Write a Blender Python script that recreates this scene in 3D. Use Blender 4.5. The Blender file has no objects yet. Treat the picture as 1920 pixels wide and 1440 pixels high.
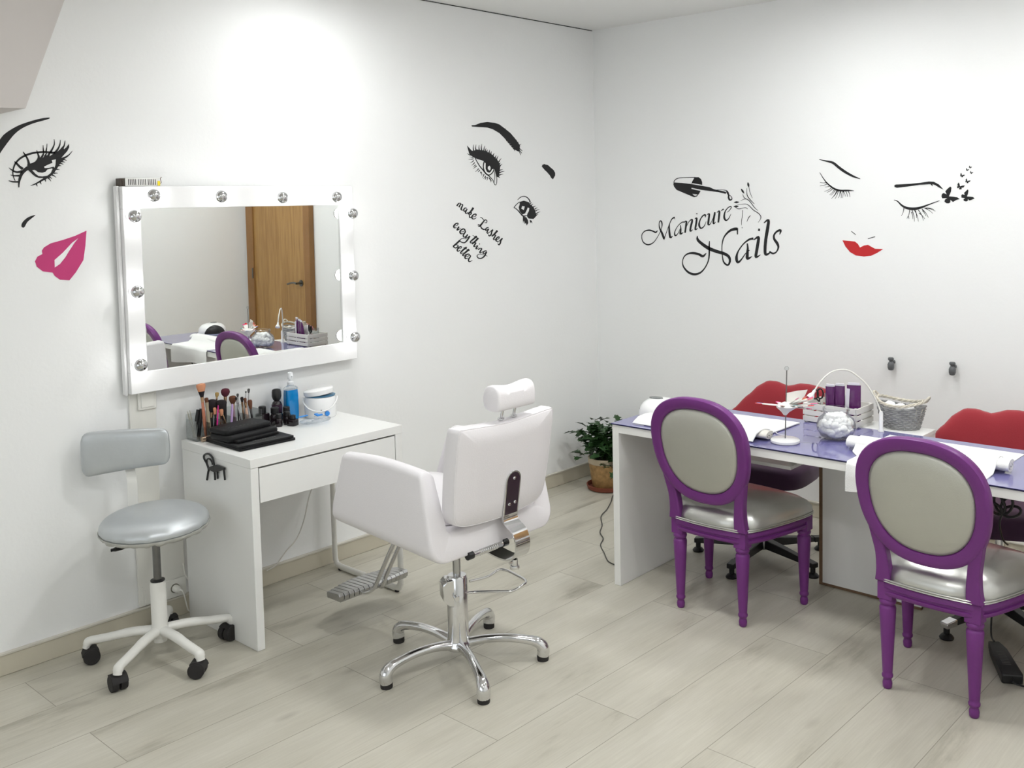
import bpy, bmesh, math, random
from math import sin, cos, pi, radians, sqrt, atan2
from mathutils import Vector, Matrix
from mathutils.geometry import tessellate_polygon

S = bpy.context.scene
COL = S.collection

# ------------------------------------------------------------------ camera
YAW, PITCH, ROLL = 0.719384, 0.070515, -0.018384
FPX, PPX, PPY = 1862.31, 1062.349, 507.404        # focal length and principal point for a 1920 x 1440 frame
CAM = Vector((3.936801, -4.777874, 1.713094))
CF = Vector((-sin(YAW)*cos(PITCH), cos(YAW)*cos(PITCH), -sin(PITCH)))
_r = Vector((cos(YAW), sin(YAW), 0)); _u = _r.cross(CF)
CR = _r*cos(ROLL) + _u*sin(ROLL); CU = -_r*sin(ROLL) + _u*cos(ROLL)
cam_data = bpy.data.cameras.new('camera'); cam = bpy.data.objects.new('camera', cam_data); COL.objects.link(cam)
mw = Matrix((CR, CU, -CF)).transposed().to_4x4(); mw.translation = CAM
cam.matrix_world = mw
cam_data.sensor_width = 36.0; cam_data.lens = FPX/1920*36.0
cam_data.shift_x = -(PPX-960)/1920; cam_data.shift_y = (PPY-720)/1920
cam_data.clip_start = 0.02
S.camera = cam

# ------------------------------------------------------------------ world, exposure
S.view_settings.view_transform = 'Standard'
S.view_settings.look = 'None'
S.view_settings.gamma = 1
S.view_settings.exposure = 1.42
S.view_settings.use_curve_mapping = False
W = bpy.data.worlds.new('world'); S.world = W; W.use_nodes = True
W.node_tree.nodes['Background'].inputs[0].default_value = (0.93, 0.97, 1, 1)
W.node_tree.nodes['Background'].inputs[1].default_value = 0.6
H = 2.75                                            # ceiling height

# ------------------------------------------------------------------ materials
MATS = {}
def mat(name, col, rough=.5, metal=0., spec=.5, coat=0., trans=0., ior=1.45, emit=0., ecol=None, bump=0., bscale=200., var=0., vscale=8., sheen=0.):
    if name in MATS: return MATS[name]
    m = bpy.data.materials.new(name); m.use_nodes = True; nt = m.node_tree; b = nt.nodes['Principled BSDF']
    c = (*col, 1)
    b.inputs['Base Color'].default_value = c
    b.inputs['Roughness'].default_value = rough; b.inputs['Metallic'].default_value = metal
    b.inputs['Specular IOR Level'].default_value = spec; b.inputs['Coat Weight'].default_value = coat
    b.inputs['Transmission Weight'].default_value = trans; b.inputs['IOR'].default_value = ior
    b.inputs['Sheen Weight'].default_value = sheen
    if emit:
        b.inputs['Emission Color'].default_value = (*(ecol or col), 1); b.inputs['Emission Strength'].default_value = emit
    tc = nt.nodes.new('ShaderNodeTexCoord')
    if var:
        n = nt.nodes.new('ShaderNodeTexNoise'); n.inputs['Scale'].default_value = vscale; n.inputs['Detail'].default_value = 4
        nt.links.new(tc.outputs['Object'], n.inputs['Vector'])
        mx = nt.nodes.new('ShaderNodeMix'); mx.data_type = 'RGBA'
        mx.inputs[6].default_value = tuple(v*(1-var) for v in col)+(1,); mx.inputs[7].default_value = tuple(min(1, v*(1+var)) for v in col)+(1,)
        nt.links.new(n.outputs['Fac'], mx.inputs[0]); nt.links.new(mx.outputs[2], b.inputs['Base Color'])
    if bump:
        n = nt.nodes.new('ShaderNodeTexNoise'); n.inputs['Scale'].default_value = bscale; n.inputs['Detail'].default_value = 3
        nt.links.new(tc.outputs['Object'], n.inputs['Vector'])
        bp = nt.nodes.new('ShaderNodeBump'); bp.inputs['Strength'].default_value = bump; bp.inputs['Distance'].default_value = .002
        nt.links.new(n.outputs['Fac'], bp.inputs['Height']); nt.links.new(bp.outputs['Normal'], b.inputs['Normal'])
    MATS[name] = m
    return m

WALL = mat('wall_paint', (.86, .865, .86), .6, spec=.25, bump=.25, bscale=60)
CEIL = mat('ceiling_paint', (.84, .84, .825), .8, spec=.1)
WHITE = mat('white_laminate', (.82, .82, .80), .32, bump=.05)
WHITEGLOSS = mat('white_gloss', (.84, .84, .84), .2)
CREAM = mat('cream_plastic', (.79, .78, .73), .4)
CHROME = mat('chrome', (.72, .72, .73), .09, 1., var=.05)
STEEL = mat('dull_steel', (.19, .19, .185), .32, 1., var=.2, vscale=40)
BLACK = mat('black_plastic', (.012, .012, .013), .35)
BLACKMAT = mat('black_rubber', (.02, .018, .018), .7, var=.2)
VINYL = mat('black_vinyl', (.008, .008, .009), .5, spec=.22, var=.15)
PINK = mat('magenta_vinyl', (.52, .035, .17), .5, var=.04)
REDV = mat('red_vinyl_film', (.50, .014, .018), .5, var=.04)
PURPLE = mat('purple_paint', (.155, .030, .185), .38, spec=.4, bump=.25, bscale=50, var=.10)
SILVER = mat('silver_leatherette', (.60, .60, .575), .33, .85, bump=.5, bscale=14, var=.06)
SILVERFAB = mat('silver_fabric', (.50, .50, .45), .46, .6, spec=.3, bump=.3, bscale=300, var=.06)
STOOLSIL = mat('stool_silver', (.52, .545, .56), .38, .5, bump=.4, bscale=25, var=.12, vscale=6)
LILAC = mat('white_leatherette', (.80, .775, .795), .42, spec=.4, bump=.25, bscale=250)
WPAINT = mat('white_stove_enamel', (.78, .77, .73), .3, var=.05)
RED = mat('red_fabric', (.30, .012, .022), .75, sheen=.3, bump=.4, bscale=500, var=.06)
DPURPLE = mat('dark_purple_fabric', (.060, .022, .060), .8, sheen=.2, bump=.4, bscale=500)
TOWEL = mat('white_towel', (.84, .84, .83), .95, spec=.05, bump=.9, bscale=320)
TOWELC = mat('cream_towel', (.80, .77, .70), .95, spec=.05, bump=.9, bscale=320)
def thin_clear(name, tint, gloss=.10, rough=.03):
    m = bpy.data.materials.new(name); m.use_nodes = True; nt = m.node_tree; nt.nodes.clear()
    o = nt.nodes.new('ShaderNodeOutputMaterial'); t = nt.nodes.new('ShaderNodeBsdfTransparent'); g = nt.nodes.new('ShaderNodeBsdfGlossy')
    lw = nt.nodes.new('ShaderNodeLayerWeight'); lw.inputs['Blend'].default_value = .18
    ml = nt.nodes.new('ShaderNodeMath'); ml.operation = 'MULTIPLY_ADD'; ml.inputs[1].default_value = .55; ml.inputs[2].default_value = gloss*.3
    mx = nt.nodes.new('ShaderNodeMixShader'); t.inputs[0].default_value = (*tint, 1); g.inputs['Roughness'].default_value = rough
    nt.links.new(lw.outputs['Fresnel'], ml.inputs[0]); nt.links.new(ml.outputs[0], mx.inputs[0]); nt.links.new(t.outputs[0], mx.inputs[1]); nt.links.new(g.outputs[0], mx.inputs[2]); nt.links.new(mx.outputs[0], o.inputs[0])
    MATS[name] = m; return m
CLEAR = thin_clear('clear_plastic', (.95, .965, .97), .12)
GLASS = thin_clear('clear_glass', (.985, .99, .99), .08)
TERRA = mat('terracotta', (.21, .055, .03), .6, bump=.3, var=.1)
BROWNEDGE = mat('raw_board_edge', (.17, .105, .06), .8, var=.2, vscale=60)
WOODW = mat('whitewashed_wood', (.72, .70, .66), .6, bump=.4, bscale=90, var=.08)
BASEB = mat('baseboard_laminate', (.56, .52, .42), .4, var=.07, vscale=5)
GREYR = mat('grey_rubber', (.11, .115, .12), .5)

def wood_mat():
    m = bpy.data.materials.new('oak_veneer'); m.use_nodes = True; nt = m.node_tree; b = nt.nodes['Principled BSDF']
    tc = nt.nodes.new('ShaderNodeTexCoord'); mp = nt.nodes.new('ShaderNodeMapping'); mp.inputs['Scale'].default_value = (9, 9, .7)
    n = nt.nodes.new('ShaderNodeTexNoise'); n.inputs['Scale'].default_value = 5; n.inputs['Detail'].default_value = 8
    r = nt.nodes.new('ShaderNodeValToRGB'); r.color_ramp.elements[0].color = (.30, .155, .045, 1); r.color_ramp.elements[1].color = (.43, .25, .085, 1)
    r.color_ramp.elements[0].position = .3; r.color_ramp.elements[1].position = .7
    nt.links.new(tc.outputs['Object'], mp.inputs[0]); nt.links.new(mp.outputs[0], n.inputs['Vector']); nt.links.new(n.outputs['Fac'], r.inputs[0])
    nt.links.new(r.outputs[0], b.inputs['Base Color']); b.inputs['Roughness'].default_value = .35
    return m
OAK = wood_mat()

def floor_mat():
    m = bpy.data.materials.new('pale_laminate_planks'); m.use_nodes = True; nt = m.node_tree; L = nt.links; N = nt.nodes; b = N['Principled BSDF']
    tc = N.new('ShaderNodeTexCoord')
    sp = N.new('ShaderNodeSeparateXYZ'); L.new(tc.outputs['Object'], sp.inputs[0])
    cb = N.new('ShaderNodeCombineXYZ')           # planks run along Y
    ax = N.new('ShaderNodeMath'); ax.operation = 'ADD'; ax.inputs[1].default_value = 10*1.2+2.26; L.new(sp.outputs['Y'], ax.inputs[0])
    ay = N.new('ShaderNodeMath'); ay.operation = 'ADD'; ay.inputs[1].default_value = .1395+.2685*10; L.new(sp.outputs['X'], ay.inputs[0])
    L.new(ax.outputs[0], cb.inputs[0]); L.new(ay.outputs[0], cb.inputs[1])
    br = N.new('ShaderNodeTexBrick'); L.new(cb.outputs[0], br.inputs['Vector'])
    br.offset = .32; br.offset_frequency = 2
    br.inputs['Scale'].default_value = 1; br.inputs['Mortar Size'].default_value = .0016; br.inputs['Mortar Smooth'].default_value = .4
    br.inputs['Brick Width'].default_value = 1.2; br.inputs['Row Height'].default_value = .2685; br.inputs['Bias'].default_value = 0
    br.inputs['Color1'].default_value = (.0, .0, .0, 1); br.inputs['Color2'].default_value = (1, 1, 1, 1); br.inputs['Mortar'].default_value = (.5, .5, .5, 1)
    # grain, shifted from plank to plank
    sh = N.new('ShaderNodeMath'); sh.operation = 'MULTIPLY'; sh.inputs[1].default_value = 7.; L.new(br.outputs['Color'], sh.inputs[0])
    g = N.new('ShaderNodeCombineXYZ'); gx = N.new('ShaderNodeMath'); gx.operation = 'ADD'
    L.new(ax.outputs[0], gx.inputs[0]); L.new(sh.outputs[0], gx.inputs[1])
    L.new(gx.outputs[0], g.inputs[0]); L.new(ay.outputs[0], g.inputs[1]); L.new(sh.outputs[0], g.inputs[2])
    mp = N.new('ShaderNodeMapping'); mp.inputs['Scale'].default_value = (.8, 3.6, 1); L.new(g.outputs[0], mp.inputs[0])
    n1 = N.new('ShaderNodeTexNoise'); n1.inputs['Scale'].default_value = 1.6; n1.inputs['Detail'].default_value = 7; n1.inputs['Roughness'].default_value = .62; n1.inputs['Distortion'].default_value = .15
    L.new(mp.outputs[0], n1.inputs['Vector'])
    r = N.new('ShaderNodeValToRGB'); e = r.color_ramp.elements
    e[0].position = .27; e[0].color = (.30, .275, .22, 1); e[1].position = .70; e[1].color = (.56, .535, .46, 1)
    x = e.new(.42); x.color = (.485, .46, .385, 1)
    L.new(n1.outputs['Fac'], r.inputs[0])
    mp2 = N.new('ShaderNodeMapping'); mp2.inputs['Scale'].default_value = (2.2, 60, 1); L.new(g.outputs[0], mp2.inputs[0])
    n2 = N.new('ShaderNodeTexNoise'); n2.inputs['Scale'].default_value = 3; n2.inputs['Detail'].default_value = 5; L.new(mp2.outputs[0], n2.inputs['Vector'])
    mx = N.new('ShaderNodeMix'); mx.data_type = 'RGBA'; mx.blend_type = 'OVERLAY'; mx.inputs[0].default_value = .13
    L.new(r.outputs[0], mx.inputs[6]); L.new(n2.outputs['Fac'], mx.inputs[7])
    # small dark knots
    mp3 = N.new('ShaderNodeMapping'); mp3.inputs['Scale'].default_value = (2.2, 5.5, 1); L.new(g.outputs[0], mp3.inputs[0])
    vo = N.new('ShaderNodeTexVoronoi'); vo.inputs['Scale'].default_value = 1.; L.new(mp3.outputs[0], vo.inputs['Vector'])
    kr = N.new('ShaderNodeMapRange'); kr.inputs[1].default_value = .02; kr.inputs[2].default_value = .13; kr.inputs[3].default_value = .75; kr.inputs[4].default_value = 0; L.new(vo.outputs['Distance'], kr.inputs[0])
    kn = N.new('ShaderNodeMath'); kn.operation = 'MULTIPLY'; L.new(kr.outputs[0], kn.inputs[0]); L.new(n2.outputs['Fac'], kn.inputs[1])
    m3 = N.new('ShaderNodeMix'); m3.data_type = 'RGBA'; m3.inputs[7].default_value = (.16, .135, .10, 1)
    L.new(kn.outputs[0], m3.inputs[0]); L.new(mx.outputs[2], m3.inputs[6])
    mo = N.new('ShaderNodeMix'); mo.data_type = 'RGBA'; mo.inputs[7].default_value = (.27, .245, .20, 1)
    L.new(br.outputs['Fac'], mo.inputs[0]); L.new(m3.outputs[2], mo.inputs[6]); L.new(mo.outputs[2], b.inputs['Base Color'])
    b.inputs['Roughness'].default_value = .42; b.inputs['Specular IOR Level'].default_value = .35
    bp = N.new('ShaderNodeBump'); bp.inputs['Strength'].default_value = .15; bp.inputs['Distance'].default_value = .002
    L.new(n2.outputs['Fac'], bp.inputs['Height']); L.new(bp.outputs['Normal'], b.inputs['Normal'])
    return m

# ------------------------------------------------------------------ mesh builder
def catmull(pts, n=6, closed=False):
    P = [Vector(p) for p in pts]; out = []; m = len(P)
    rng = range(m if closed else m-1)
    for i in rng:
        if closed: a, b, c, d = P[(i-1) % m], P[i], P[(i+1) % m], P[(i+2) % m]
        else: a, b, c, d = P[max(i-1, 0)], P[i], P[i+1], P[min(i+2, m-1)]
        for k in range(n):
            t = k/n
            out.append(.5*((2*b)+(-a+c)*t+(2*a-5*b+4*c-d)*t*t+(-a+3*b-3*c+d)*t*t*t))
    if not closed: out.append(P[-1].copy())
    return out

class M:
    def __init__(s): s.v = []; s.f = []; s.mx = Matrix.Identity(4)
    def add(s, vs, fs):
        o = len(s.v); s.v += [s.mx @ Vector(p) for p in vs]; s.f += [tuple(i+o for i in f) for f in fs]; return s
    def box(s, a, b):
        (x0, y0, z0), (x1, y1, z1) = a, b
        x0, x1 = min(x0, x1), max(x0, x1); y0, y1 = min(y0, y1), max(y0, y1); z0, z1 = min(z0, z1), max(z0, z1)
        return s.add([(x0,y0,z0),(x1,y0,z0),(x1,y1,z0),(x0,y1,z0),(x0,y0,z1),(x1,y0,z1),(x1,y1,z1),(x0,y1,z1)],
                     [(0,3,2,1),(4,5,6,7),(0,1,5,4),(1,2,6,5),(2,3,7,6),(3,0,4,7)])
    def cbox(s, c, d): return s.box([c[i]-d[i]/2 for i in range(3)], [c[i]+d[i]/2 for i in range(3)])
    def loft(s, rings, cap=True, closed=False):
        n = len(rings[0]); vs = [p for r in rings for p in r]; fs = []; k = len(rings)
        for i in range(k if closed else k-1):
            j = (i+1) % k
            for a in range(n):
                b = (a+1) % n; fs.append((i*n+a, i*n+b, j*n+b, j*n+a))
        if cap and not closed:
            fs.append(tuple(reversed(range(n)))); fs.append(tuple(range((k-1)*n, k*n)))
        return s.add(vs, fs)
    def tube(s, pts, r, n=10, closed=False, flat=1., up=None):
        P = [Vector(p) for p in pts]; k = len(P); R = r if isinstance(r, (list, tuple)) else [r]*k
        if len(R) != k: R = [R[min(len(R)-1, int(i*(len(R)-1)/max(1, k-1)+.5))] for i in range(k)]
        T = []
        for i in range(k):
            a = P[(i-1) % k] if (closed or i > 0) else P[i]; b = P[(i+1) % k] if (closed or i < k-1) else P[i]
            t = (b-a); T.append(t.normalized() if t.length > 1e-9 else Vector((0, 0, 1)))
        u = Vector(up) if up else (Vector((0, 0, 1)) if abs(T[0].z) < .9 else Vector((1, 0, 0)))
        u = (u-T[0]*u.dot(T[0])).normalized(); rings = []
        for i in range(k):
            u = (u-T[i]*u.dot(T[i])); u = u.normalized() if u.length > 1e-6 else T[i].orthogonal().normalized()
            w = T[i].cross(u)
            rings.append([P[i]+(w*cos(2*pi*a/n)+u*(flat*sin(2*pi*a/n)))*R[i] for a in range(n)])
        return s.loft(rings, closed=closed)
    def lathe(s, prof, c=(0, 0, 0), n=32, axis=None, sx=1, sy=1):
        rings = []
        rot = Vector((0, 0, 1)).rotation_difference(Vector(axis)).to_matrix() if axis else Matrix.Identity(3)
        for r, z in prof:
            rings.append([Vector(c)+rot @ Vector((r*sx*cos(2*pi*a/n), r*sy*sin(2*pi*a/n), z)) for a in range(n)])
        return s.loft(rings)
    def cyl(s, a, b, r, n=16, r2=None): return s.tube([a, b], [r, r if r2 is None else r2], n)
    def ball(s, c, r, n=16, k=10, sc=(1, 1, 1)):
        rings = [[(c[0]+sc[0]*r*sin(pi*i/k)*cos(2*pi*a/n), c[1]+sc[1]*r*sin(pi*i/k)*sin(2*pi*a/n), c[2]-sc[2]*r*cos(pi*i/k)) for a in range(n)] for i in range(1, k)]
        vs = [p for q in rings for p in q]; fs = []
        for i in range(k-2):
            for a in range(n): b = (a+1) % n; fs.append((i*n+a, i*n+b, (i+1)*n+b, (i+1)*n+a))
        vs += [(c[0], c[1], c[2]-sc[2]*r), (c[0], c[1], c[2]+sc[2]*r)]; o = (k-1)*n
        for a in range(n):
            b = (a+1) % n; fs.append((o, b, a)); fs.append((o+1, (k-2)*n+a, (k-2)*n+b))
        return s.add(vs, fs)
    def prism(s, loops, f0, f1):
        """loops: list of 2D outlines (first outer, rest holes); f0/f1 map (x, y) to the two faces"""
        flat = [p for l in loops for p in l]
        tri = tessellate_polygon([[Vector((p[0], p[1], 0)) for p in l] for l in loops]); n = len(flat)
        vs = [f0(*p) for p in flat]+[f1(*p) for p in flat]; fs = []
        for t in tri: fs.append(tuple(t)); fs.append(tuple(i+n for i in reversed(t)))
        o = 0
        for l in loops:
            k = len(l)
            for i in range(k): j = (i+1) % k; fs.append((o+i, o+j, o+j+n, o+i+n))
            o += k
        return s.add(vs, fs)

def origin(o):
    while o.parent: o = o.parent
    return o
def setp(o, **k):
    for a, b in k.items(): o[a] = b
def build(name, m, material, parent=None, world=True, bevel=0., seg=2, angle=40, sub=0, cat=None, label=None, group=None, kind=None):
    me = bpy.data.meshes.new(name)
    off = Vector(origin(parent).location) if (parent and world) else Vector((0, 0, 0))
    if parent is None and kind != 'structure' and world and m.v:
        xs = [p.x for p in m.v]; ys = [p.y for p in m.v]; zs = [p.z for p in m.v]
        off = Vector(((min(xs)+max(xs))/2, (min(ys)+max(ys))/2, min(zs)))
    me.from_pydata([p-off for p in m.v], [], m.f)
    bm = bmesh.new(); bm.from_mesh(me); bmesh.ops.recalc_face_normals(bm, faces=bm.faces); bm.to_mesh(me); bm.free()
    me.polygons.foreach_set('use_smooth', [True]*len(me.polygons)); me.set_sharp_from_angle(angle=radians(angle))
    me.materials.append(material)
    o = bpy.data.objects.new(name, me); COL.objects.link(o)
    if parent: o.parent = parent
    else: o.location = off
    if bevel:
        b = o.modifiers.new('bevel', 'BEVEL'); b.width = bevel; b.segments = seg; b.limit_method = 'ANGLE'; b.angle_limit = radians(35); b.harden_normals = False
    if sub:
        d = o.modifiers.new('sub', 'SUBSURF'); d.levels = sub; d.render_levels = sub
    if label: o['label'] = label
    if cat: o['category'] = cat
    if group: o['group'] = group
    if kind: o['kind'] = kind
    return o
def thing(name, label, cat, loc=(0, 0, 0), rz=0., group=None):
    o = bpy.data.objects.new(name, None); COL.objects.link(o); o.location = loc; o.rotation_euler = (0, 0, rz); o.empty_display_size = .1
    o['label'] = label; o['category'] = cat
    if group: o['group'] = group
    return o
def copy_thing(root, loc, rz, label):
    def cp(o, par):
        c = o.copy(); COL.objects.link(c)
        if par: c.parent = par
        for ch in [x for x in bpy.data.objects if x.parent == o]: cp(ch, c)
        return c
    r = cp(root, None); r.location = loc; r.rotation_euler = (0, 0, rz); r['label'] = label
    return r

# a direction through a point of the photograph, and where it meets a plane of the room
def hit(axis, val, px, py):
    d = CR*((px-PPX)/FPX) - CU*((py-PPY)/FPX) + CF
    t = (val-CAM[axis])/d[axis]
    return CAM+d*t

# ------------------------------------------------------------------ room
XO, YR, XQ = 4.9, -6.6, 4.02
fl = build('floor', M().box((-.1, YR-.1, -.1), (XO+.1, .1, 0)), floor_mat(), kind='structure')
build('wall_left', M().box((-.1, YR-.1, 0), (0, .1, H)), WALL, kind='structure')
build('wall_right', M().box((0, 0, 0), (XO+.1, .1, H)), WALL, kind='structure')
build('wall_opposite', M().box((XO, YR-.1, 0), (XO+.1, -3.5, H)).box((XQ, -3.5, 0), (XO+.1, 0, H)), WALL, kind='structure')
wr = M().box((0, YR-.1, 0), (XO, YR, .45)).box((0, YR-.1, 2.35), (XO, YR, H)).box((0, YR-.1, .45), (.5, YR, 2.35)).box((4.0, YR-.1, .45), (XO, YR, 2.35))
build('wall_rear', wr, WALL, kind='structure')
wn = build('fill_window_1', M().box((.5, YR-.08, .45), (4.0, YR-.03, .50)).box((.5, YR-.08, 2.30), (4.0, YR-.03, 2.35)).box((.5, YR-.08, .50), (.55, YR-.03, 2.30)).box((3.95, YR-.08, .50), (4.0, YR-.03, 2.30)).box((2.22, YR-.08, .50), (2.28, YR-.03, 2.30)), mat('fill_window_frame', (.75, .75, .75), .4), kind='structure')  # added unseen window, lets world light in as fill from behind the camera
for x0_, x1_ in ((.551, 2.219), (2.281, 3.949)): build('pane', M().box((x0_, YR-.058, .501), (x1_, YR-.052, 2.299)), GLASS, wn)
build('ceiling', M().box((-.1, YR-.1, H), (XO+.1, .1, H+.1)), CEIL, kind='structure')
build('trim_1', M().box((0, -1.95, H-.004), (.004, -.01, H-.0005)), mat('dark_gap', (.03, .03, .03), .9), kind='structure')
# baseboards with a thin pale cap
def baseboard(name, a, b, c0, c1):
    o = build(name, M().box(a, b), BASEB, kind='structure', bevel=.003)
    build('baseboard_cap', M().box(c0, c1), mat('baseboard_cap', (.62, .59, .52), .5), o, bevel=.001)
baseboard('baseboard_left', (0, YR, 0), (.012, 0, .078), (0, YR, .078), (.017, 0, .086))
baseboard('baseboard_right', (.017, -.012, 0), (3.035, 0, .078), (.017, -.017, .078), (3.035, 0, .086))
# sloping soffit of the stair at the upper left, hugging the left wall
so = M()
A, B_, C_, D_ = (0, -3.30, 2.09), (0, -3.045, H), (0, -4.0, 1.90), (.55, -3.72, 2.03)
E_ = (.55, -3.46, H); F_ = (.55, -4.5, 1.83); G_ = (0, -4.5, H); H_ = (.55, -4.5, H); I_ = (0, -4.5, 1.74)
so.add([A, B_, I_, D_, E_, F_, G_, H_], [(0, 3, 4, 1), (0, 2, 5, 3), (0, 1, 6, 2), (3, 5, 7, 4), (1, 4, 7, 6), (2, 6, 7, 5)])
build('wall_soffit', so, mat('soffit_shaded_plaster', (.60, .565, .54), .8, spec=.1), kind='structure')  # shade put into the plaster colour; the room lights alone leave it brighter
# oak door in the right-hand wall, just outside the frame but seen in the mirror
d = build('door_1', M().box((3.12, -.035, .01), (3.87, -.002, 2.05)), OAK, kind='structure', bevel=.002)
dm = M().box((3.04, -.05, 0), (3.12, -.001, 2.13)).box((3.87, -.05, 0), (3.97, -.001, 2.13)).box((3.12, -.05, 2.05), (3.87, -.001, 2.13))
build('door_casing', dm, mat('oak_casing', (.27, .135, .045), .4, var=.12), d, bevel=.004)
hm = M().cyl((3.185, -.035, 1.04), (3.185, -.043, 1.04), .026, 20).cyl((3.185, -.04, 1.04), (3.185, -.085, 1.04), .009, 12)
hm.tube(catmull([(3.185, -.085, 1.04), (3.215, -.09, 1.045), (3.265, -.088, 1.04), (3.31, -.086, 1.03)]), .008, 10)
build('door_handle', hm, STEEL, d)
for z in (.25, 1.05, 1.80):
    build('hinge', M().cyl((3.875, -.057, z), (3.875, -.057, z+.09), .006, 10), STEEL, d)

# ------------------------------------------------------------------ ceiling lights (round surface downlights)
EMIT = mat('led_diffuser', (1, 1, 1), .5, emit=39, ecol=(.985, 1., .995))
def light(x, y, label, r=.115):
    t = thing('ceiling_light', label, 'ceiling light', (x, y, H-.065))
    build('light_frame', M().lathe([(r, -.001), (r+.012, -.001), (r+.012, -.062), (r+.004, -.065), (r, -.062)][::1]+[(r, -.001)], (x, y, H), 40), WHITEGLOSS, t)
    build('diffuser', M().lathe([(.001, -.010), (r-.0005, -.010), (r-.0005, -.058), (r-.006, -.066), (r-.02, -.070), (.001, -.072)], (x, y, H), 40), EMIT, t)
for x, y, l, r_l in [(.52, -2.15, 'round ceiling light nearest the mirror', .082), (1.85, -.85, 'round ceiling light nearest the script lettering', .100), (3.2, -.75, 'round ceiling light by the oak door', .115), (1.75, -2.1, 'round ceiling light over the salon chair', .122), (3.2, -2.4, 'round ceiling light in the middle of the right side', .115), (2.5, -4.1, 'round ceiling light behind the salon chair', .115), (3.7, -4.3, 'round ceiling light above the camera', .115)]: light(x, y, l, r_l)
# ================================================================== vanity mirror
MR = thing('vanity_mirror', 'large white framed make-up mirror with chrome-tipped bulbs on the left wall', 'mirror', (.008, -2.437, .975), .005)
MR.rotation_euler = (0, .005, .005)
def loc(m):                                         # box helper in the mirror's own frame: x out of the wall, y along it
    return m
ym, z0m, z1m = .551, 0., .825
fm = M().box((0, -ym, z0m), (.052, ym, z0m+.085)).box((0, -ym, z1m-.088), (.052, ym, z1m)).box((0, -ym, z0m+.085), (.052, -ym+.070, z1m-.088)).box((0, ym-.077, z0m+.085), (.052, ym, z1m-.088))
build('frame', fm, WHITEGLOSS, MR, world=False, bevel=.002)
rb = M().box((.0, -ym-.012, -.006), (.028, -ym, z1m+.002))
build('side_trim', rb, WHITEGLOSS, MR, world=False, bevel=.003)
MIR = mat('mirror_silver', (.80, .82, .80), .005, 1.)
build('mirror_glass', M().box((.006, -ym+.070, z0m+.085), (.044, ym-.077, z1m-.088)), MIR, MR, world=False)
BG = mat('bulb_glass_lit', (1, 1, 1), .2, emit=4, ecol=(1, 1, 1.0))
spots = [(289,366),(416,368),(531,370),(633,369),(253,405),(257,547),(263,685),(663,400),(665,517),(668,632)]
for px, py in spots:
    p = hit(0, .115, px, py); q = p-Vector(MR.location); y = q.y; z = q.z
    y = max(-ym+.02, min(ym-.02, y)); z = max(.03, min(z1m-.03, z))
    b = build('bulb', M().lathe([(.010, .0), (.013, .004), (.0215, .014), (.025, .024), (.0262, .033)], (.062, y, z), 24, axis=(1, 0, 0)), BG, MR, world=False)
    build('socket', M().lathe([(.017, 0), (.017, .006), (.013, .012), (.011, .012)], (.052, y, z), 20, axis=(1, 0, 0)), WHITEGLOSS, b, world=False)
    build('silvered_cap', M().lathe([(.0262, .0), (.0258, .006), (.023, .014), (.018, .020), (.010, .0245), (.002, .026)], (.0951, y, z), 24, axis=(1, 0, 0)), mat('bulb_silver', (.62, .62, .63), .06, 1.), b, world=False)
# driver box resting on the mirror's top edge
DY0, DY1 = hit(0, .03, 231, 345).y, hit(0, .03, 297, 348).y
t = thing('led_driver', 'small slotted metal driver box lying on top of the mirror frame', 'power supply', (.03, (DY0+DY1)/2, 1.8005))
build('housing', M().box((.008, DY0, 1.8005), (.047, DY1, 1.834)), mat('driver_metal', (.66, .66, .64), .35, .6), t, bevel=.0015)
sl = M()
for k in range(15):
    y = DY0+.012+(DY1-DY0-.03)*(k+.5*(k//5))/15.6
    sl.box((.047, y, 1.806), (.0475, y+.003, 1.829))
build('vent_slots', sl, BLACK, t)
tb = M().box((.010, DY0-.020, 1.8008), (.045, DY0-.0005, 1.832))
for k in range(4): tb.cyl((.045, DY0-.010, 1.806+k*.007), (.049, DY0-.010, 1.806+k*.007), .0022, 8)
build('terminal_block', tb, mat('driver_black', (.05, .035, .025), .4), t, bevel=.001)
build('yellow_sticker', M().box((.0476, DY1-.012, 1.803), (.0482, DY1-.001, 1.822)), mat('yellow_label', (.75, .60, .02), .5), t)
build('wire', M().tube(catmull([(.03, DY1, 1.812), (.03, DY1+.012, 1.815), (.025, DY1+.012, 1.832), (.02, DY1+.020, 1.838)]), .0012, 6), mat('brown_wire', (.10, .03, .01), .5), t)

# ================================================================== wall duct, switch, socket
t = thing('cable_duct', 'cream plastic cable duct running down the wall below the mirror', 'cable duct', (0, -2.92, .09))
build('upper_cover', M().box((0, -2.975, .46), (.010, -2.866, .972)), CREAM, t, bevel=.002)
build('lower_cover', M().box((0, -2.975, .09), (.012, -2.775, .4595)), CREAM, t, bevel=.002)
build('duct_rib', M().box((.012, -2.962, .092), (.014, -2.958, .17)).box((.012, -2.950, .092), (.014, -2.947, .155)), CREAM, t)
t = thing('light_switch', 'cream square rocker switch tucked under the left end of the mirror', 'light switch', (.010, -2.902, .897))
build('switch_plate', M().box((.0102, -2.943, .897), (.020, -2.866, .972)), CREAM, t, bevel=.003)
build('rocker', M().box((.0201, -2.932, .907), (.0235, -2.877, .963)), CREAM, t, bevel=.0015)
t = thing('wall_socket', 'cream wall socket low on the duct behind the white stool', 'socket', (.012, -2.82, .09))
build('socket_plate', M().box((.0121, -2.862, .088), (.020, -2.776, .166)), CREAM, t, bevel=.003)
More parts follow.
